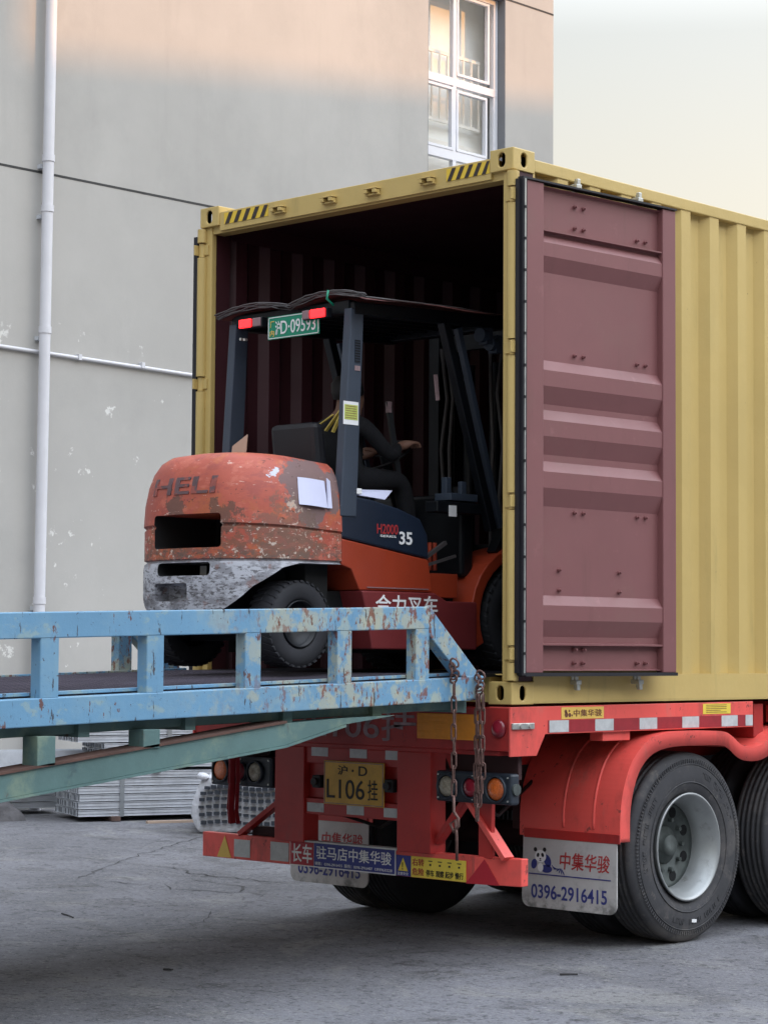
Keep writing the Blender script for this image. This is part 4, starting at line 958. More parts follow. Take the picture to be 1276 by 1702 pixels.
for z, ins, dzf in lev: vs += ring(ins, z if z < 2.25 else 2.25+(z-2.25)*1.2, dzf)
k = len(ring(0, 0)); fs = []
for i in range(len(lev)-1):
    for j_ in range(k): fs.append((i*k+j_, i*k+(j_+1) % k, (i+1)*k+(j_+1) % k, (i+1)*k+j_))
m = MB(); m.add(vs, fs, True); m.add(vs[:k], [tuple(reversed(range(k)))]); m.add(vs[-k:], [tuple(range(k))])
bm = bmesh.new(); me = m.mesh('cw'); bm.from_mesh(me); bmesh.ops.remove_doubles(bm, verts=bm.verts, dist=.0005); bmesh.ops.recalc_face_normals(bm, faces=bm.faces); bm.to_mesh(me); bm.free()
cw = bpy.data.objects.new('counterweight', me); COL.objects.link(cw); me.materials.append(MT['cw']); par(cw, FK)
def rrect(x0, x1, z0, z1, r, n=4):
    P = []
    for cx, cz, a0 in ((x1-r, z1-r, 0), (x0+r, z1-r, 90), (x0+r, z0+r, 180), (x1-r, z0+r, 270)):
        for i in range(n+1): t = R(a0+90*i/n); P.append((cx+r*math.cos(t), cz+r*math.sin(t)))
    return P
cuts = []
for q in ((-1.335, -.845, 2.125, 2.297, .02, .45), (-1.30, -.905, 1.985, 2.052, .022, .5), (-1.325, -1.06, 1.856, 1.948, .018, .10)):
    m = MB(); m.prism([(a, b) for a, b in rrect(*q[:5])], V(0, -1.5, 0), X, Z, Y, .23+q[5]); cuts.append(m)
# upper recess slope around the grille
arch = [(-1.30, 1.5), (-1.27, 1.78), (-1.16, 1.93), (-1.03, 2.025), (-.93, 2.05), (-.70, 2.052), (-.60, 2.052), (-.60, 1.5)]
for xa, xb in ((FXR-.36, FXR+.1), (FXL-.1, FXL+.24)):
    m = MB(); m.prism(arch, V(xa, 0, 0), Y, Z, X, xb-xa); cuts.append(m)
carve(cw, cuts)
cw.data.materials.append(MT['hole'])
for p in cw.data.polygons:
    p.use_smooth = True; c = p.center+fw_
    if c.y > -1.17 and -1.34 < c.x < -.84 and 1.85 < c.z < 2.30 and abs(p.normal.x)+abs(p.normal.z) > .7: p.material_index = 1
try:
    cw.data.set_sharp_from_angle(angle=R(32))
except Exception: pass
MB().box(-1.36, -.82, -.84, -.82, 1.84, 2.32).build('radiator', 'hole', FK)
MB().box(FXL+.1, FXR-.1, -.80, -.64, 1.70, 2.45).build('engine_bay', 'hole', FK)
hl = text('HELI', V(-1.365, -1.277, 2.40), X, Z, .475, .088, 'emboss', cw, bold=.045, t=.02, off=0)
bpy.context.view_layer.update(); wh = wloc(cw)
bm = bmesh.new(); bm.from_mesh(hl.data); bmesh.ops.subdivide_edges(bm, edges=[e_ for e_ in bm.edges if e_.calc_length() > .02], cuts=2); bm.to_mesh(hl.data); bm.free()
ymin = min(v_.co.y for v_ in hl.data.vertices)
for v_ in hl.data.vertices:
    ok, loc_, nr_, ix_ = cw.ray_cast(V(v_.co.x, -3, v_.co.z), V(0, 1, 0))
    if ok: v_.co.y = loc_.y-(.0045 if v_.co.y < ymin+.01 else -.004)
m = MB(); m.cyl((-1.19, -1.0, 2.02), (-1.19, -1.0, 1.9), .02, 12); m.box(-1.17, -1.06, -1.05, -1.0, 1.995, 2.045); m.build('tow_pin', 'white_dim', FK)
m = MB(); m.box(-1.22, -1.12, -1.05, -1.04, 1.995, 2.045); m.build('number_tag', 'white', FK)
# chassis side panels, extruded across
m = MB(); m.prism([(-.632, 2.185), (.022, 2.098), (.055, 1.95), (.055, 1.925), (-.50, 1.925), (-.56, 2.03), (-.632, 2.05)], V(FXL+.01, 0, 0), Y, Z, X, FXR-FXL-.014); m.build('chassis', 'orange', FK, bev=.006)
m = MB(); m.prism([(-.50, 1.922), (.06, 1.922), (.16, 1.88), (.40, 1.88), (.40, 1.62), (-.42, 1.62), (-.46, 1.80)], V(FXL+.0, 0, 0), Y, Z, X, FXR-FXL+.012); m.build('step', 'redstep', FK, bev=.008)
m = MB(); m.prism([(.06, 2.03), (.30, 2.03), (.30, 1.90), (.06, 1.90)], V(FXL+.06, 0, 0), Y, Z, X, FXR-FXL-.10); m.build('body_recess', 'orange', FK, bev=.004)
text('合力叉车', V(-.588, -.40, 1.80), Y, Z, .48, .105, 'white', FK, bold=.03, off=.001)
MB().box(FXR-.001, FXR+.004, -.45, .02, 1.938, 1.943).build('trim_strip', 'lampclear', FK)
# front fender arch
fc = (.80, 1.80); P = []
for i in range(0, 15):
    t = R(205-i*12); P.append((fc[0]+.43*math.cos(t), fc[1]+.40*math.sin(t)))
for i in range(14, -1, -1):
    t = R(205-i*12); P.append((fc[0]+.36*math.cos(t), fc[1]+.335*math.sin(t)))
for xo in (FXR-.24, FXL): MB().prism(P, V(xo, 0, 0), Y, Z, X, .24).build('front_fender', 'orange', FK, bev=.006)
# hood side panel and hood
m = MB(); m.prism([(-.632, 2.19), (-.632, 2.50), (-.52, 2.405), (-.40, 2.395), (-.20, 2.36), (-.04, 2.315), (.02, 2.23), (.03, 2.103)], V(FXL+.03, 0, 0), Y, Z, X, FXR-FXL-.036)
hood = m.build('hood', 'hood', FK, bev=.01)
text('H2000', V(FXR-.004, -.375, 2.222), Y, V(0, 0, 1), .16, .052, 'ink_r', hood, bold=.02, off=.001)
text('SERIES', V(FXR-.004, -.35, 2.205), Y, Z, .12, .012, 'white', hood, bold=.01, off=.001)
text('35', V(FXR-.004, -.205, 2.172), Y, Z, .10, .068, 'white', hood, bold=.05, off=.001)
# wheels
def fwheel(xc, yc, zc, r, w, sg):
    m = MB(); m.lathe([(.0, w*.1), (r*.18, w*.12), (r*.3, w*.2), (r*.5, w*.25), (r*.56, w*.48), (r*.52, w*.5), (r*.5, -w*.4), (0, -w*.4)], V(xc, yc, zc), V(sg, 0, 0), 32)
    wl = m.build('wheel', 'mast', FK)
    t = MB(); h = w/2
    t.lathe([(r*.54, -h*.8), (r*.62, -h*.98), (r*.85, -h), (r*.96, -h*.9), (r, -h*.8), (r, h*.8), (r*.96, h*.9), (r*.85, h), (r*.62, h*.98), (r*.54, h*.8)], V(xc, yc, zc), V(sg, 0, 0), 48)
    nl = 34
    for i in range(nl):
        a = 2*math.pi*i/nl; e = V(0, math.cos(a), math.sin(a)); tg = V(0, -math.sin(a), math.cos(a))
        for s_ in (1, -1):
            t.obox(V(xc+s_*h*.55, yc, zc)+e*(r*.99), V(h*.42, 0, 0)+tg*.012*s_, tg*r*.05, e*r*.022)
    t.build('tyre', 'tyre_dark', wl)
fwheel(-.73, -.88, 1.745, .218, .17, 1); fwheel(-1.51, -.88, 1.745, .218, .17, -1)
fwheel(-.70, .80, 1.80, .30, .20, 1); fwheel(-1.54, .80, 1.80, .30, .20, -1)
MB().box(-1.4, -.84, -.95, -.80, 1.66, 1.80).build('steer_axle', 'hole', FK)
MB().box(FXL+.15, FXR-.15, -.6, .8, 1.60, 1.92).build('underbody', 'hole', FK)
# overhead guard
def gp(x, y): return V(x, y, 0)
for xo in (FXR-.055, FXL+.105):
    m = MB(); m.prism([(-.648, 2.30), (-.53, 2.30), (-.485, 3.37), (-.578, 3.385)], V(xo, 0, 0), Y, Z, X, .055); p_ = m.build('rear_pillar', 'guard', FK, bev=.006)
    if xo > -1:
        MB().prism([(-.512, 3.10), (-.553, 3.10), (-.553, 3.22), (-.512, 3.22)], V(xo+.056, 0, 0), Y, Z, X, .001).build('vent_backing', 'hood', p_)
        m = MB()
        for i in range(9): m.box(xo+.0572, xo+.0585, -.552, -.515, 3.105+i*.0135, 3.105+i*.0135+.006)
        m.build('vent_slot', 'hole', p_)
        MB().box(xo+.0572, xo+.0585, -.555, -.515, 3.06, 3.085).build('small_label', 'white_dim', p_)
        st = MB().box(xo+.0565, xo+.058, -.635, -.525, 2.775, 2.895).build('operator_sticker', 'white', p_)
        MB().box(xo+.0582, xo+.059, -.628, -.53, 2.80, 2.878).build('sticker_panel', 'yel', st)
        m = MB()
        for i in range(6): m.box(xo+.0592, xo+.0596, -.62, -.54, 2.808+i*.012, 2.811+i*.012)
        m.build('fine_print', 'ink_br', st)
    m = MB(); m.beam((xo+.027, .16, 3.40), (xo+.027, .56, 2.28), .05, .055, up=Y); m.build('front_pillar', 'mast', FK, bev=.005)  # front guard wears the near-black mast colour to paint in container shade
    m = MB(); m.beam((xo+.027, -.56, 3.385), (xo+.027, .70, 3.445), .06, .07); m.build('guard_rail', 'mast', FK, bev=.008)
for y_ in (-.54, .67): MB().box(FXL+.13, FXR-.03, y_-.03, y_+.03, 3.36+(y_+.56)*.047, 3.43+(y_+.56)*.047).build('guard_crossbar', 'mast', FK, bev=.006)
for i in range(7):
    x_ = FXL+.20+i*.12; m = MB(); m.beam((x_, -.54, 3.405), (x_, .66, 3.46), .02, .035); m.build('guard_bar', 'mast', FK)
# canopy sheet with wavy edge, and cables
cn = MB(); nx, ny = 30, 10; vs = []
for jy in range(ny+1):
    y_ = -.615+jy*.13
    for ix in range(nx+1):
        t = ix/nx; x_ = -1.56+t*1.10
        if t < .5: z_ = 3.412+.034*math.sin(math.pi*min(1, t/.5))
        else: z_ = 3.415+.042*math.sin(math.pi*(t-.5)/.5)
        vs.append(V(x_, y_+.01*math.sin(9*t), z_+(y_+.6)*.035+.006*math.sin(17*t+jy)))
fs = [(jy*(nx+1)+ix, jy*(nx+1)+ix+1, (jy+1)*(nx+1)+ix+1, (jy+1)*(nx+1)+ix) for jy in range(ny) for ix in range(nx)]
cn.add(vs, fs, True); cn.add([p-Z*.004 for p in vs], [tuple(reversed(f)) for f in fs], True); cn.build('canopy_sheet', 'canopy', FK)
rnd = random.Random(5)
for c_ in range(4):
    P = []
    for i in range(25):
        t = i/24; x_ = -1.58+1.14*t; b_ = (.034*math.sin(math.pi*min(1, t/.5)) if t < .5 else .042*math.sin(math.pi*(t-.5)/.5))
        P.append((x_, -.62-.008*c_+rnd.uniform(-.006, .006), 3.412+b_+.007*c_+rnd.uniform(-.004, .004)))
    MB().tube(P, .0035, 6).build('cable', 'wire', FK)
MB().tube([(-.46, -.62, 3.42), (-.5, -.3, 3.44), (-.56, .2, 3.47), (-.60, .66, 3.48)], .005, 6).build('cable', 'wire', FK)
MB().tube([(-.70, -.65, 3.475), (-.70, -.66, 3.43), (-.69, -.62, 3.40)], .006, 6).build('cable_tie', 'green', FK)
# rear lamps and plate on the guard
for x0, lit, clr in ((-1.385, (0, .10), (.11, .17)), (-.895, (.055, .17), (0, .05))):
    lh = MB().box(x0, x0+.175, -.64, -.60, 3.338, 3.392).build('rear_lamp', 'mast', FK, bev=.004)
    MB().box(x0+lit[0]+.004, x0+lit[1]-.002, -.652, -.640, 3.342, 3.388).build('lit_lens', 'redlit', lh, bev=.006)
    MB().box(x0+clr[0], x0+clr[1], -.650, -.640, 3.342, 3.388).build('clear_lens', 'lampclear', lh, bev=.004)
gp_ = MB().box(-1.178, -.79, -.625, -.620, 3.262, 3.385).build('number_plate', 'green', FK, bev=.001)
m = MB()
for q in ((-1.174, -.794, 3.266, 3.270), (-1.174, -.794, 3.377, 3.381), (-1.174, -1.170, 3.266, 3.381), (-.798, -.794, 3.266, 3.381)): m.box(q[0], q[1], -.6268, -.6252, q[2], q[3])
m.build('plate_rim', 'white', gp_)
text('厂', V(-1.160, -.625, 3.325), X, Z, .032, .035, 'lab_y', gp_, bold=.02, off=.001); text('内', V(-1.160, -.625, 3.278), X, Z, .032, .035, 'lab_y', gp_, bold=.02, off=.001)
text('沪', V(-1.12, -.625, 3.283), X, Z, .038, .075, 'white', gp_, bold=.015, off=.001)
text('D·09593', V(-1.078, -.625, 3.285), X, Z, .262, .072, 'white', gp_, bold=.012, off=.001)
# bolts on left pillar, seat, steering, levers, mast
m = MB(); m.cyl((-1.40, -.60, 3.29), (-1.40, -.62, 3.29), .008, 8); m.cyl((-1.37, -.60, 3.285), (-1.37, -.62, 3.285), .008, 8); m.build('bolt', 'zinc', FK)
m = MB(); m.obox(V(-1.10, -.46, 2.65), V(.17, 0, 0), V(0, .045, .0), V(0, -.02, .17)); sb_ = m.build('seat_backrest', 'seat', FK, bev=.03)
MB().box(-1.36, -.98, -.42, -.02, 2.40, 2.47).build('seat_cushion', 'seat', FK, bev=.03)
m = MB(); m.lathe([(.15, 0), (.158, .01), (.166, 0), (.158, -.01)], V(-1.12, .22, 2.70), V(0, -.55, .83), 32); m.beam((-1.27, .22, 2.70), (-.97, .22, 2.70), .02, .012); st_ = m.build('steering_wheel', 'black', FK)
MB().cyl((-1.12, .22, 2.70), (-1.12, .42, 2.2), .03, 12).build('steering_column', 'mast', FK)
MB().box(FXL+.1, FXR-.1, .40, .50, 2.02, 2.48).build('dashboard', 'mast', FK, bev=.02)
m = MB(); m.box(FXR-.10, FXR-.01, .10, .46, 2.36, 2.42); m.build('control_tray', 'mast', FK, bev=.006)
MB().box(FXR-.009, FXR-.006, .19, .25, 2.34, 2.40).build('small_label', 'white', FK)
for i, y_ in enumerate((.16, .20)): MB().cyl((-.72, y_, 2.05), (-.72, y_, 2.20), .012, 10).build('lever', 'orange', FK)
m = MB(); m.beam((-.66, .0, 2.08), (-.66, .22, 2.20), .02, .02); m.beam((-.66, .02, 2.06), (-.66, .3, 2.13), .015, .015); m.build('hose', 'wire', FK)
for xo in (-1.48, -.82): 
    MB().box(xo-.04, xo+.04, 1.02, 1.14, 1.58, 3.48).build('mast_rail', 'mast', FK, bev=.004)
    MB().box(xo-.02+.0, xo+.05, 1.15, 1.25, 1.58, 3.44).build('inner_mast_rail', 'mast', FK, bev=.004)
MB().cyl((-1.25, 1.08, 1.6), (-1.25, 1.08, 3.3), .035, 14).build('lift_cylinder', 'mast', FK)
MB().cyl((-1.05, 1.08, 1.6), (-1.05, 1.08, 3.3), .035, 14).build('lift_cylinder', 'mast', FK)
m = MB(); m.beam((-.66, .62, 2.15), (-.72, 1.05, 2.75), .06, .06); m.build('tilt_cylinder', 'mast', FK)
for z in (3.40, 2.5, 1.75): MB().box(-1.5, -.8, 1.10, 1.14, z, z+.09).build('mast_crossbar', 'mast', FK)
MB().box(-1.6, -.64, 1.27, 1.31, 1.75, 2.25).build('fork_carriage', 'mast', FK)
for xo in (-1.4, -.85): MB().box(xo, xo+.1, 1.30, 2.2, 1.53, 1.57).build('fork', 'mast', FK)
m = MB(); m.beam((-1.52, .36, 3.08), (-1.50, .42, 2.75), .03, .04); m.build('mirror_bracket', 'guard', FK)

# mast hoses, chains and small fittings, plus a painted highlight, seen in the dark at the front
for k, (x_, y_) in enumerate(((-1.36, .98), (-1.30, .97), (-.98, .97), (-.92, .98), (-.70, .92))):
    P = [(x_+.012*math.sin(2*t_+k), y_+.02*math.cos(3*t_+k), 1.9+.30*t_) for t_ in range(6)]
    MB().tube(P, .012, 8).build('mast_hose', 'wire', FK)
for xo in (FXR-.05, FXL+.08):
    m = MB(); m.beam((xo, .30, 3.38), (xo, .66, 2.30), .035, .035, up=Y); m.build('front_strut', 'guard', FK, bev=.004)
m = MB(); m.beam((-.72, .20, 3.12), (-.72, .22, 2.98), .012, .02); m.build('highlight_bar', 'white_dim', FK)  # pale bar standing in for a white vertical highlight
m = MB(); m.beam((-.98, .10, 2.98), (-.95, .16, 2.55), .028, .028); m.build('lever_column', 'mast', FK)
MB().obox(V(-.972, .098, 2.95), V(.012, 0, 0), V(0, .012, 0), Z*.03).build('lever_label', 'white_dim', FK)
for z_ in (2.62, 2.78, 2.92): MB().box(-.74, -.67, .96, 1.0, z_, z_+.09).build('mast_bracket', 'guard', FK, bev=.004)
for y_, z_ in ((.60, 3.32), (.52, 3.36)): 
    m = MB(); m.cyl((-.64, y_, z_), (-.64, y_-.05, z_), .04, 16); m.box(-.67, -.61, y_-.02, y_+.03, z_-.05, z_+.05); m.build('work_lamp', 'guard', FK)
m = MB(); m.box(FXR-.14, FXR-.02, .22, .44, 2.43, 2.47); m.box(FXR-.12, FXR-.08, .25, .29, 2.47, 2.56); m.box(FXR-.08, FXR-.05, .34, .38, 2.47, 2.54); m.build('valve_block', 'guard', FK, bev=.004)
# papers and card on the forklift
m = MB(); Q = [(-.94, 2.345), (-.75, 2.335), (-.745, 2.475), (-.925, 2.485)]
nq = 8; vs = []
for j_ in range(2):
    for i in range(nq+1):
        t = i/nq; a = V(0, Q[0][0], Q[0][1]).lerp(V(0, Q[1][0], Q[1][1]), t); b = V(0, Q[3][0], Q[3][1]).lerp(V(0, Q[2][0], Q[2][1]), t); vs.append((a if j_ == 0 else b)+V(FXR+.006+.010*math.sin(2.2*t+.6)-.03*j_-.055*max(0, .35-t)**1.3, 0, 0))
m.add(vs, [(i, i+1, i+nq+2, i+nq+1) for i in range(nq)]); m.add([p-V(.001, 0, 0) for p in vs], [(i+nq+1, i+nq+2, i+1, i) for i in range(nq)])
o = solo(m, 'paper_notice', 'paper', 'white paper notice taped to the grey primed side of the forklift counterweight', 'paper', (FXR, -.83, 2.4))
m = MB(); m.add([(-.595, -.745, 2.335), (-.592, -.715, 2.335), (-.61, -.715, 2.475), (-.605, -.745, 2.49)], [(0, 1, 2, 3)]); m.add([(-.599, -.745, 2.335), (-.596, -.715, 2.335), (-.614, -.715, 2.475), (-.609, -.745, 2.49)], [(3, 2, 1, 0)])
m.build('folded_edge', 'paper', o)
m = MB(); vs = [V(-.62, -.55, 2.420), V(-.62, -.30, 2.405), V(-.66, -.20, 2.46), V(-.78, -.40, 2.46)]
m.add(vs, [(0, 1, 2, 3)]); m.add([p-Z*.003 for p in vs], [(3, 2, 1, 0)])
solo(m, 'paper_sheet', 'paper', 'curled white paper sheets lying on the dark forklift hood beside the pillar', 'paper', (-.66, -.4, 2.41))
MB_ = MB(); MB_.box(-.64, -.60, -.545, -.49, 2.42, 2.45); solo(MB_, 'white_box', 'white', 'small white box on the forklift hood touching the right rear pillar', 'box', (-.62, -.52, 2.42), bev=.004)
m = MB(); m.prism([(-1.295, 2.57), (-1.185, 2.57), (-1.165, 2.745), (-1.28, 2.69)], V(0, -.78, 0), X, Z, Y, .006)
solo(m, 'cardboard_piece', 'card', 'torn brown cardboard piece standing on top of the forklift counterweight', 'cardboard', (-1.23, -.78, 2.57))

# driver ------------------------------------------------------------
def skin_obj(name, verts, edges, rad, mat, parent, root=0, sub=2):
    me = bpy.data.meshes.new(name); me.from_pydata([Vector(v) for v in verts], edges, []); o = bpy.data.objects.new(name, me); COL.objects.link(o)
    s = o.modifiers.new('skin', 'SKIN'); sv = me.skin_vertices[0].data
    for i, r_ in enumerate(rad):
        sv[i].radius = (r_, r_) if not isinstance(r_, tuple) else r_; sv[i].use_root = (i == root)
    o.modifiers.new('sub', 'SUBSURF').levels = sub; o.modifiers['sub'].render_levels = sub
    finish(o, None); o.data.name = name
    for p in o.data.polygons: p.use_smooth = True
    o.data.materials.clear(); o.data.materials.append(MT[mat]); 
    if parent is not None: par(o, parent)
    return o
PD = V(-1.15, -.22, 2.47)
bv, be, br = [], [], []
def jn(p, r_, par_=None):
    bv.append(p); br.append(r_); i = len(bv)-1
    if par_ is not None: be.append((par_, i))
    return i
cx = -1.15
pel = jn((cx, -.24, 2.55), (.13, .10)); ab = jn((cx, -.25, 2.68), (.12, .09), pel); ch_ = jn((cx, -.25, 2.80), (.135, .095), ab); nk = jn((cx, -.22, 2.90), .048, ch_); hd_ = jn((cx, -.20, 2.965), .062, nk)
cr_ = jn((cx, -.19, 3.03), .078, hd_); jn((cx, -.185, 3.085), .055, cr_); jn((cx, -.115, 2.985), .022, hd_)
for sg in (1, -1):
    sh = jn((cx+sg*.165, -.25, 2.835), .052, ch_); el = jn((cx+sg*.215, -.08, 2.66), .040, sh)
    wr = jn((-.945, .155, 2.735) if sg > 0 else (-1.25, .12, 2.72), .026, el); pm = jn((-.925, .205, 2.755) if sg > 0 else (-1.235, .175, 2.735), (.034, .018), wr)
    b0 = Vector(bv[pm])
    for i in range(4):
        f = b0+V((i-1.5)*.020, .03, .004); a = jn(tuple(f), .0095, pm); c_ = jn(tuple(f+V(0, .028-.003*abs(i-1.5), -.004)), .009, a); jn(tuple(f+V(0, .038, -.026)), .008, c_)
    a = jn(tuple(b0+V(-sg*.038, -.005, .0)), .010, pm); jn(tuple(b0+V(-sg*.05, .022, -.012)), .009, a)
    hp = jn((cx+sg*.10, -.20, 2.53), .085, pel); kn = jn((cx+sg*.15, .17, 2.55), .062, hp); an = jn((cx+sg*.15, .26, 2.16), .042, kn); jn((cx+sg*.15, .36, 2.12), .038, an)
bv = [p if (p[1] > .13 and p[2] > 2.68) else (p[0]+.06, p[1]+(.10 if p[2] > 2.6 or p[1] < -.1 else .0), p[2]) for p in bv]
bodyo = skin_obj('person', bv, be, br, 'skin', None)
# clothes colour on the body below the neck; skin on head and hands
bodyo.data.materials.append(MT['cloth'])
for p in bodyo.data.polygons:
    c = p.center
    if c.z < 2.885 and not (c.y > .135 and c.z > 2.68): p.material_index = 1
bodyo.data.transform(Matrix.Translation(-PD)); bodyo.location = PD
tag(bodyo, 'driver in dark clothes and yellow striped vest seated in the forklift, hand raised', 'person')
m = MB(); m.lathe([(0, .10), (.05, .092), (.082, .06), (.09, .01), (.084, -.03), (.078, -.03), (0, .0)], V(cx+.06, -.105, 3.025), V(0, -.25, 1), 20); m.build('hair', 'hair', bodyo)
m = MB()
for sg in (1, -1): m.cyl((cx+.06+sg*.026, -.012, 3.03), (cx+.06+sg*.026, -.007, 3.03), .008, 8)
m.build('eyes', 'hair', bodyo)
m = MB()
for (a, b, wd) in ((V(-1.04, -.325, 2.925), V(-1.155, -.352, 2.80), .022), (V(-1.03, -.322, 2.925), V(-1.10, -.352, 2.79), .024), (V(-1.02, -.318, 2.925), V(-1.045, -.35, 2.79), .024), (V(-1.10, -.34, 2.885), V(-1.21, -.352, 2.835), .012)):
    m.beam(a+V(.05, .085, 0), b+V(.05, .095, 0), .006, wd, up=Y)
m.build('vest_stripe', 'vest', bodyo)

# ------------------------------------------------------------------ steel stock by the wall
DV = V(.374, .927, 0).normalized(); EV = V(-.927, .374, 0).normalized()   # along, across
GRP = 'strapped bundles of galvanised steel profiles'
def profile_mb(o, d, e, s, h, L, kind='C'):
    """one hollow or C profile; o = lower near corner"""
    t = .005; m = MB()
    m.obox(o+d*L/2+e*s/2+Z*t/2, d*L/2, e*s/2, Z*t/2); m.obox(o+d*L/2+e*s/2+Z*(h-t/2), d*L/2, e*s/2, Z*t/2)
    m.obox(o+d*L/2+e*(t*2.6)+Z*h/2, d*L/2, e*t/2, Z*(h/2-t))
    m.obox(o+d*L/2+e*t*.6+Z*h*.5, d*L/2, e*t*.5, Z*h*.07)
    if kind == 'O': m.obox(o+d*L/2+e*(s-t/2)+Z*h/2, d*L/2, e*t/2, Z*(h/2-t))
    else:
        m.obox(o+d*L/2+e*(s-t/2)+Z*(h-.015), d*L/2, e*t/2, Z*.012); m.obox(o+d*L/2+e*(s-t/2)+Z*.015, d*L/2, e*t/2, Z*.012)
    m.obox(o+d*(L/2)+e*(s/2+t*1.5)+Z*h/2, d*(L/2-.003), e*(s/2-t*2.6), Z*(h/2-t*1.2))  # dark solid core painted in for the shade inside the profile
    return m
def bundle(o, nc, nr, s, h, L, label, straps=(.35,), kind='C', d=DV, e=EV, gap=.009, name='profile_bundle'):
    o = Vector(o); t = thing(name, label, 'steel bundle', o, GRP); pr = None
    for r_ in range(nr):
        for c in range(nc):
            off = e*(c*(s+gap))+Z*(r_*(h+gap))+d*random.uniform(-.012, .012)
            if pr is None:
                pr = profile_mb(o, d, e, s, h, L, kind).build('steel_profile', 'galv', t); pr.data.materials.append(MT['hollow_dark'])
                for p_ in list(pr.data.polygons)[-6:]: p_.material_index = 1
            else:
                q_ = pr.copy(); COL.objects.link(q_); q_.parent = t; q_.location = off
    m = MB(); m.obox(o+d*.10+e*(nc*(s+gap)/2)+Z*(nr*(h+gap)/2), d*.002, e*(nc*(s+gap)/2-.008), Z*(nr*(h+gap)/2-.006)); 
    Wt, Ht = nc*(s+gap), nr*(h+gap)
    for sp in straps:
        m = MB(); c0 = o+d*sp
        m.obox(c0+e*Wt/2+Z*(Ht+.002), d*.022, e*(Wt/2+.006), Z*.002); m.obox(c0-e*.004+Z*Ht/2, d*.022, e*.002, Z*(Ht/2+.004)); m.obox(c0+e*(Wt+.004)+Z*Ht/2, d*.022, e*.002, Z*(Ht/2+.004)); m.obox(c0+e*Wt/2-Z*.004, d*.022, e*(Wt/2), Z*.002)
        m.build('strap', 'strap', t)
    return t
# lowest bundle nearest the camera
Og = V(-8.97, 4.36, 0)
bundle(Og+Z*.05, 12, 6, .055, .062, 5.6, 'large strapped bundle of shiny steel channels lowest on the ground beside the white wrapped stack', (.42, 3.0))
def skid(c, L, label, sz=.045):
    m = MB(); m.obox(c, EV*L/2, DV*.045, Z*sz/2); solo(m, 'wood_spacer', 'wood', label, 'timber', tuple(c), 'timber spacers under the steel bundles', bev=.004)
skid(Og+EV*.35+DV*.35+Z*.026, .8, 'dark timber spacer on the ground under the near end of the lowest steel bundle')
skid(Og+EV*.35+DV*3.5+Z*.026, .8, 'dark timber spacer on the ground under the far end of the lowest steel bundle')
O2 = Og+DV*.25+EV*.02
bundle(O2+Z*.50, 10, 4, .065, .050, 5.6, 'second steel bundle stacked on the lowest one, partly hidden by the slanting ramp beam', (.55, 3.2))
skid(O2+EV*.35+DV*.5+Z*.474, .8, 'dark timber spacer between the lowest and second steel bundles')
O3 = Og+EV*.05
bundle(O3+Z*.74, 9, 2, .065, .060, 1.6, 'short steel bundle just under the topmost one, seen between ramp strut and beam', (.9,))
skid(O3+EV*.3+DV*.35+Z*.89, .5, 'dark timber spacer under the topmost steel bundle')
bundle(O3+Z*.915, 9, 1, .065, .082, 1.35, 'topmost short steel bundle of the pile, one layer of channels', (.65,))
# left: square tubes, lower, and wide white channel higher
O4 = V(-9.75, 4.5, .06)
bundle(O4-DV*2.4+EV*.35, 6, 3, .065, .055, 2.7, 'low bundle of square steel tubes at the left edge behind the grey lump', (1.6,), 'O')
O5 = V(-10.1, 3.3, 0)
sh_ = thing('steel_channel', 'wide pale steel channel with bolt holes resting on trestles by the wall', 'steel channel', (-10.1, 4.0, 0))
m = MB(); m.obox(V(-10.0, 3.9, .44), DV*1.4, EV*.16, Z*.004); m.obox(V(-10.0, 3.9, .54)-EV*.16, DV*1.4, EV*.004, Z*.10); m.obox(V(-10.0, 3.9, .54)+EV*.16, DV*1.4, EV*.004, Z*.10); m.build('channel', 'galv', sh_)
m = MB(); 
for k in range(4): c = V(-10.0, 3.9, .51)-EV*.165+DV*(.98+.09*k); m.cyl(c, c-EV*.004, .012, 10)
m.build('bolt_hole', 'hole', sh_)
for k in (-1.1, 1.1): MB().obox(V(-10.0, 3.9, .218)+DV*k, DV*.04, EV*.15, Z*.216).build('trestle', 'galv', sh_)
# long bundles further back, right part
O6 = Og+DV*.9+EV*.8
bundle(O6+Z*.05, 6, 8, .08, .070, 6.5, 'tall stack of long steel profiles farther back against the wall, right of the pile', (1.0, 3.4))
# white film wrapped stack of tube ends, close to the trailer
WU = V(.72, .69, 0).normalized(); WD = V(-.69, .72, 0).normalized()
Ow = V(-7.30, 4.35, 0)
wt = thing('wrapped_stack', 'stack of dark tube ends wrapped in crumpled white film behind the trailer tail lamps', 'wrapped bundle', tuple(Ow))
Wt_ = .80; rows = [(0.10, .76), (.17, .79), (.235, .80), (.30, .79), (.355, .77), (.405, .70)]
m = MB(); N_ = 20; K_ = 9; vs = []
rnd = random.Random(11)
def wob(i, j): return .02*math.sin(i*1.7+j*2.1)+rnd.uniform(-.012, .012)
prof_ = [(0.015, .03), (.05, -.015), (.18, -.05), (.30, -.04), (.40, 0.0), (.47, .05), (.50, .14)]
for j_, (z_, ins) in enumerate(prof_):
    for i in range(N_+1):
        t = i/N_; vs.append(Ow+WU*(ins+(Wt_-2*ins)*t+wob(i, j_)*.6)+Z*(z_+(0 if j_ == 0 else wob(j_, i)*.6))-WD*(.03+wob(i, j_*3)*.5*0))
back = [p+WD*1.2 for p in vs]; n1 = len(vs); fs = []
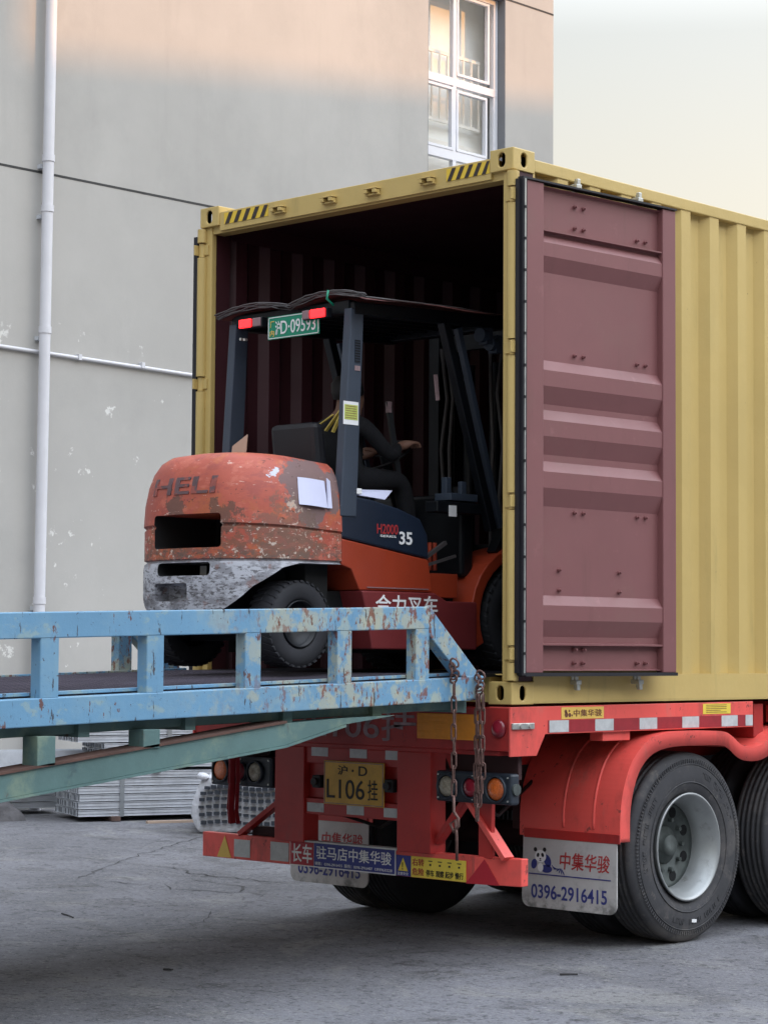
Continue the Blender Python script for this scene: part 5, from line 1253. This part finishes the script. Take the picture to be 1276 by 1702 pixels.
for j_ in range(len(prof_)-1):
    for i in range(N_): a = j_*(N_+1)+i; fs += [(a, a+1, a+N_+2, a+N_+1), (a+n1+1, a+n1, a+n1+N_+1, a+n1+N_+2)]
    a = j_*(N_+1); b = a+N_+1; fs.append((a, b, b+n1, a+n1)); a += N_; b += N_; fs.append((a+n1, b+n1, b, a))
top = (len(prof_)-1)*(N_+1)
for i in range(N_): fs.append((top+i, top+i+1, top+i+1+n1, top+i+n1)); fs.append((i+n1, i+1+n1, i+1, i))
m.add(vs+back, fs, True); m.build('film', 'film', wt)
for z_, wl_ in rows:
    m = MB(); nn_ = 12; x0 = (Wt_-wl_)/2+.04
    for i in range(nn_):
        c = Ow+WU*(x0+(wl_-.08)*i/(nn_-1))+Z*(z_+.012*math.sin(i*.6))-WD*(.036+.018); m.obox(c, WU*.023, WD*.022, Z*(.013+rnd.uniform(-.003, .004)))
    m.build('tube_row', 'hollow_dark', wt)
for i, (dx, z_, r_) in enumerate(((.02, .50, .06), (.18, .515, .05), (.34, .50, .045))):
    m = MB(); m.lathe([(0, r_*.6), (r_*.7, r_*.45), (r_, 0), (r_*.8, -r_*.4), (0, -r_*.5)], Ow+WU*(dx+.03)+Z*z_-WD*.02, V(.2, .1, 1), 9); m.build('film_fold', 'film', wt)
# pink plastic scrap
m = MB(); c = Og+DV*1.62-EV*.02+Z*.50; vs = [c, c+DV*.12+Z*.01, c+DV*.16+Z*.05, c+DV*.05+Z*.07]; m.prism([(0, 0), (.14, -.01), (.17, .035), (.06, .05)], c, DV, Z, EV, .01); solo(m, 'plastic_scrap', 'pink', 'scrap of pink plastic on the steel bundle beside the amber tail lamp', 'plastic scrap', tuple(c))
# grey lump of tarpaulin
m = MB(); c = V(-9.72, 4.05, 0); N2 = 14; vs = []; rnd = random.Random(3)
for j_ in range(6):
    t = j_/5; rr = .22*(1-t)**.7+.008
    for i in range(N2): a = 2*math.pi*i/N2; vs.append(c+V(rr*1.25*math.cos(a), rr*math.sin(a)*.8, .21*t**.9*(1 if j_ else 0))*1+V(rnd.uniform(-.02, .02), rnd.uniform(-.02, .02), -.04*t*math.cos(a)*0)+V(-.05*t, 0, 0))
m.add(vs, [(j_*N2+i, j_*N2+(i+1) % N2, (j_+1)*N2+(i+1) % N2, (j_+1)*N2+i) for j_ in range(5) for i in range(N2)]+[tuple(range(5*N2, 6*N2))])
for p in m.v: p.z = max(p.z, 0.001)
solo(m, 'tarpaulin_heap', 'tarp', 'pointed heap of dark grey tarpaulin on the ground at the left edge', 'tarpaulin', tuple(c))
m = MB(); a = V(-8.45, 4.75, .012); m.beam(a, a+DV*1.1+V(.02, 0, 0), .06, .022); solo(m, 'wood_lath', 'card', 'thin pale wooden lath lying on the ground before the steel bundle', 'timber', tuple(a))
# small debris on the yard
for (x_, y_, l, w, a, lab) in ((-1.2, -1.28, .05, .02, .3, 'tiny dark chip on the concrete near the bottom of the picture'), (-3.4, -.2, .22, .008, -.35, 'thin dark wire lying on the concrete left of the trailer shadow'), (-4.25, -1.0, .08, .008, .5, 'short dark wire bit lying at the far left of the yard'), (.30, .02, .09, .014, .75, 'small dark wood splinter on the concrete below the mudflap')):
    m = MB(); d = V(math.cos(a), math.sin(a), 0); m.beam(V(x_, y_, .007), V(x_, y_, .007)+d*l*.5+V(0, .006, 0), w, .008); m.beam(V(x_, y_, .007)+d*l*.5+V(0, .006, 0), V(x_, y_, .007)+d*l, w*.7, .007)
    solo(m, 'ground_debris', 'crack', lab, 'debris', (x_, y_, 0), 'bits of debris on the yard')
bpy.context.view_layer.update()
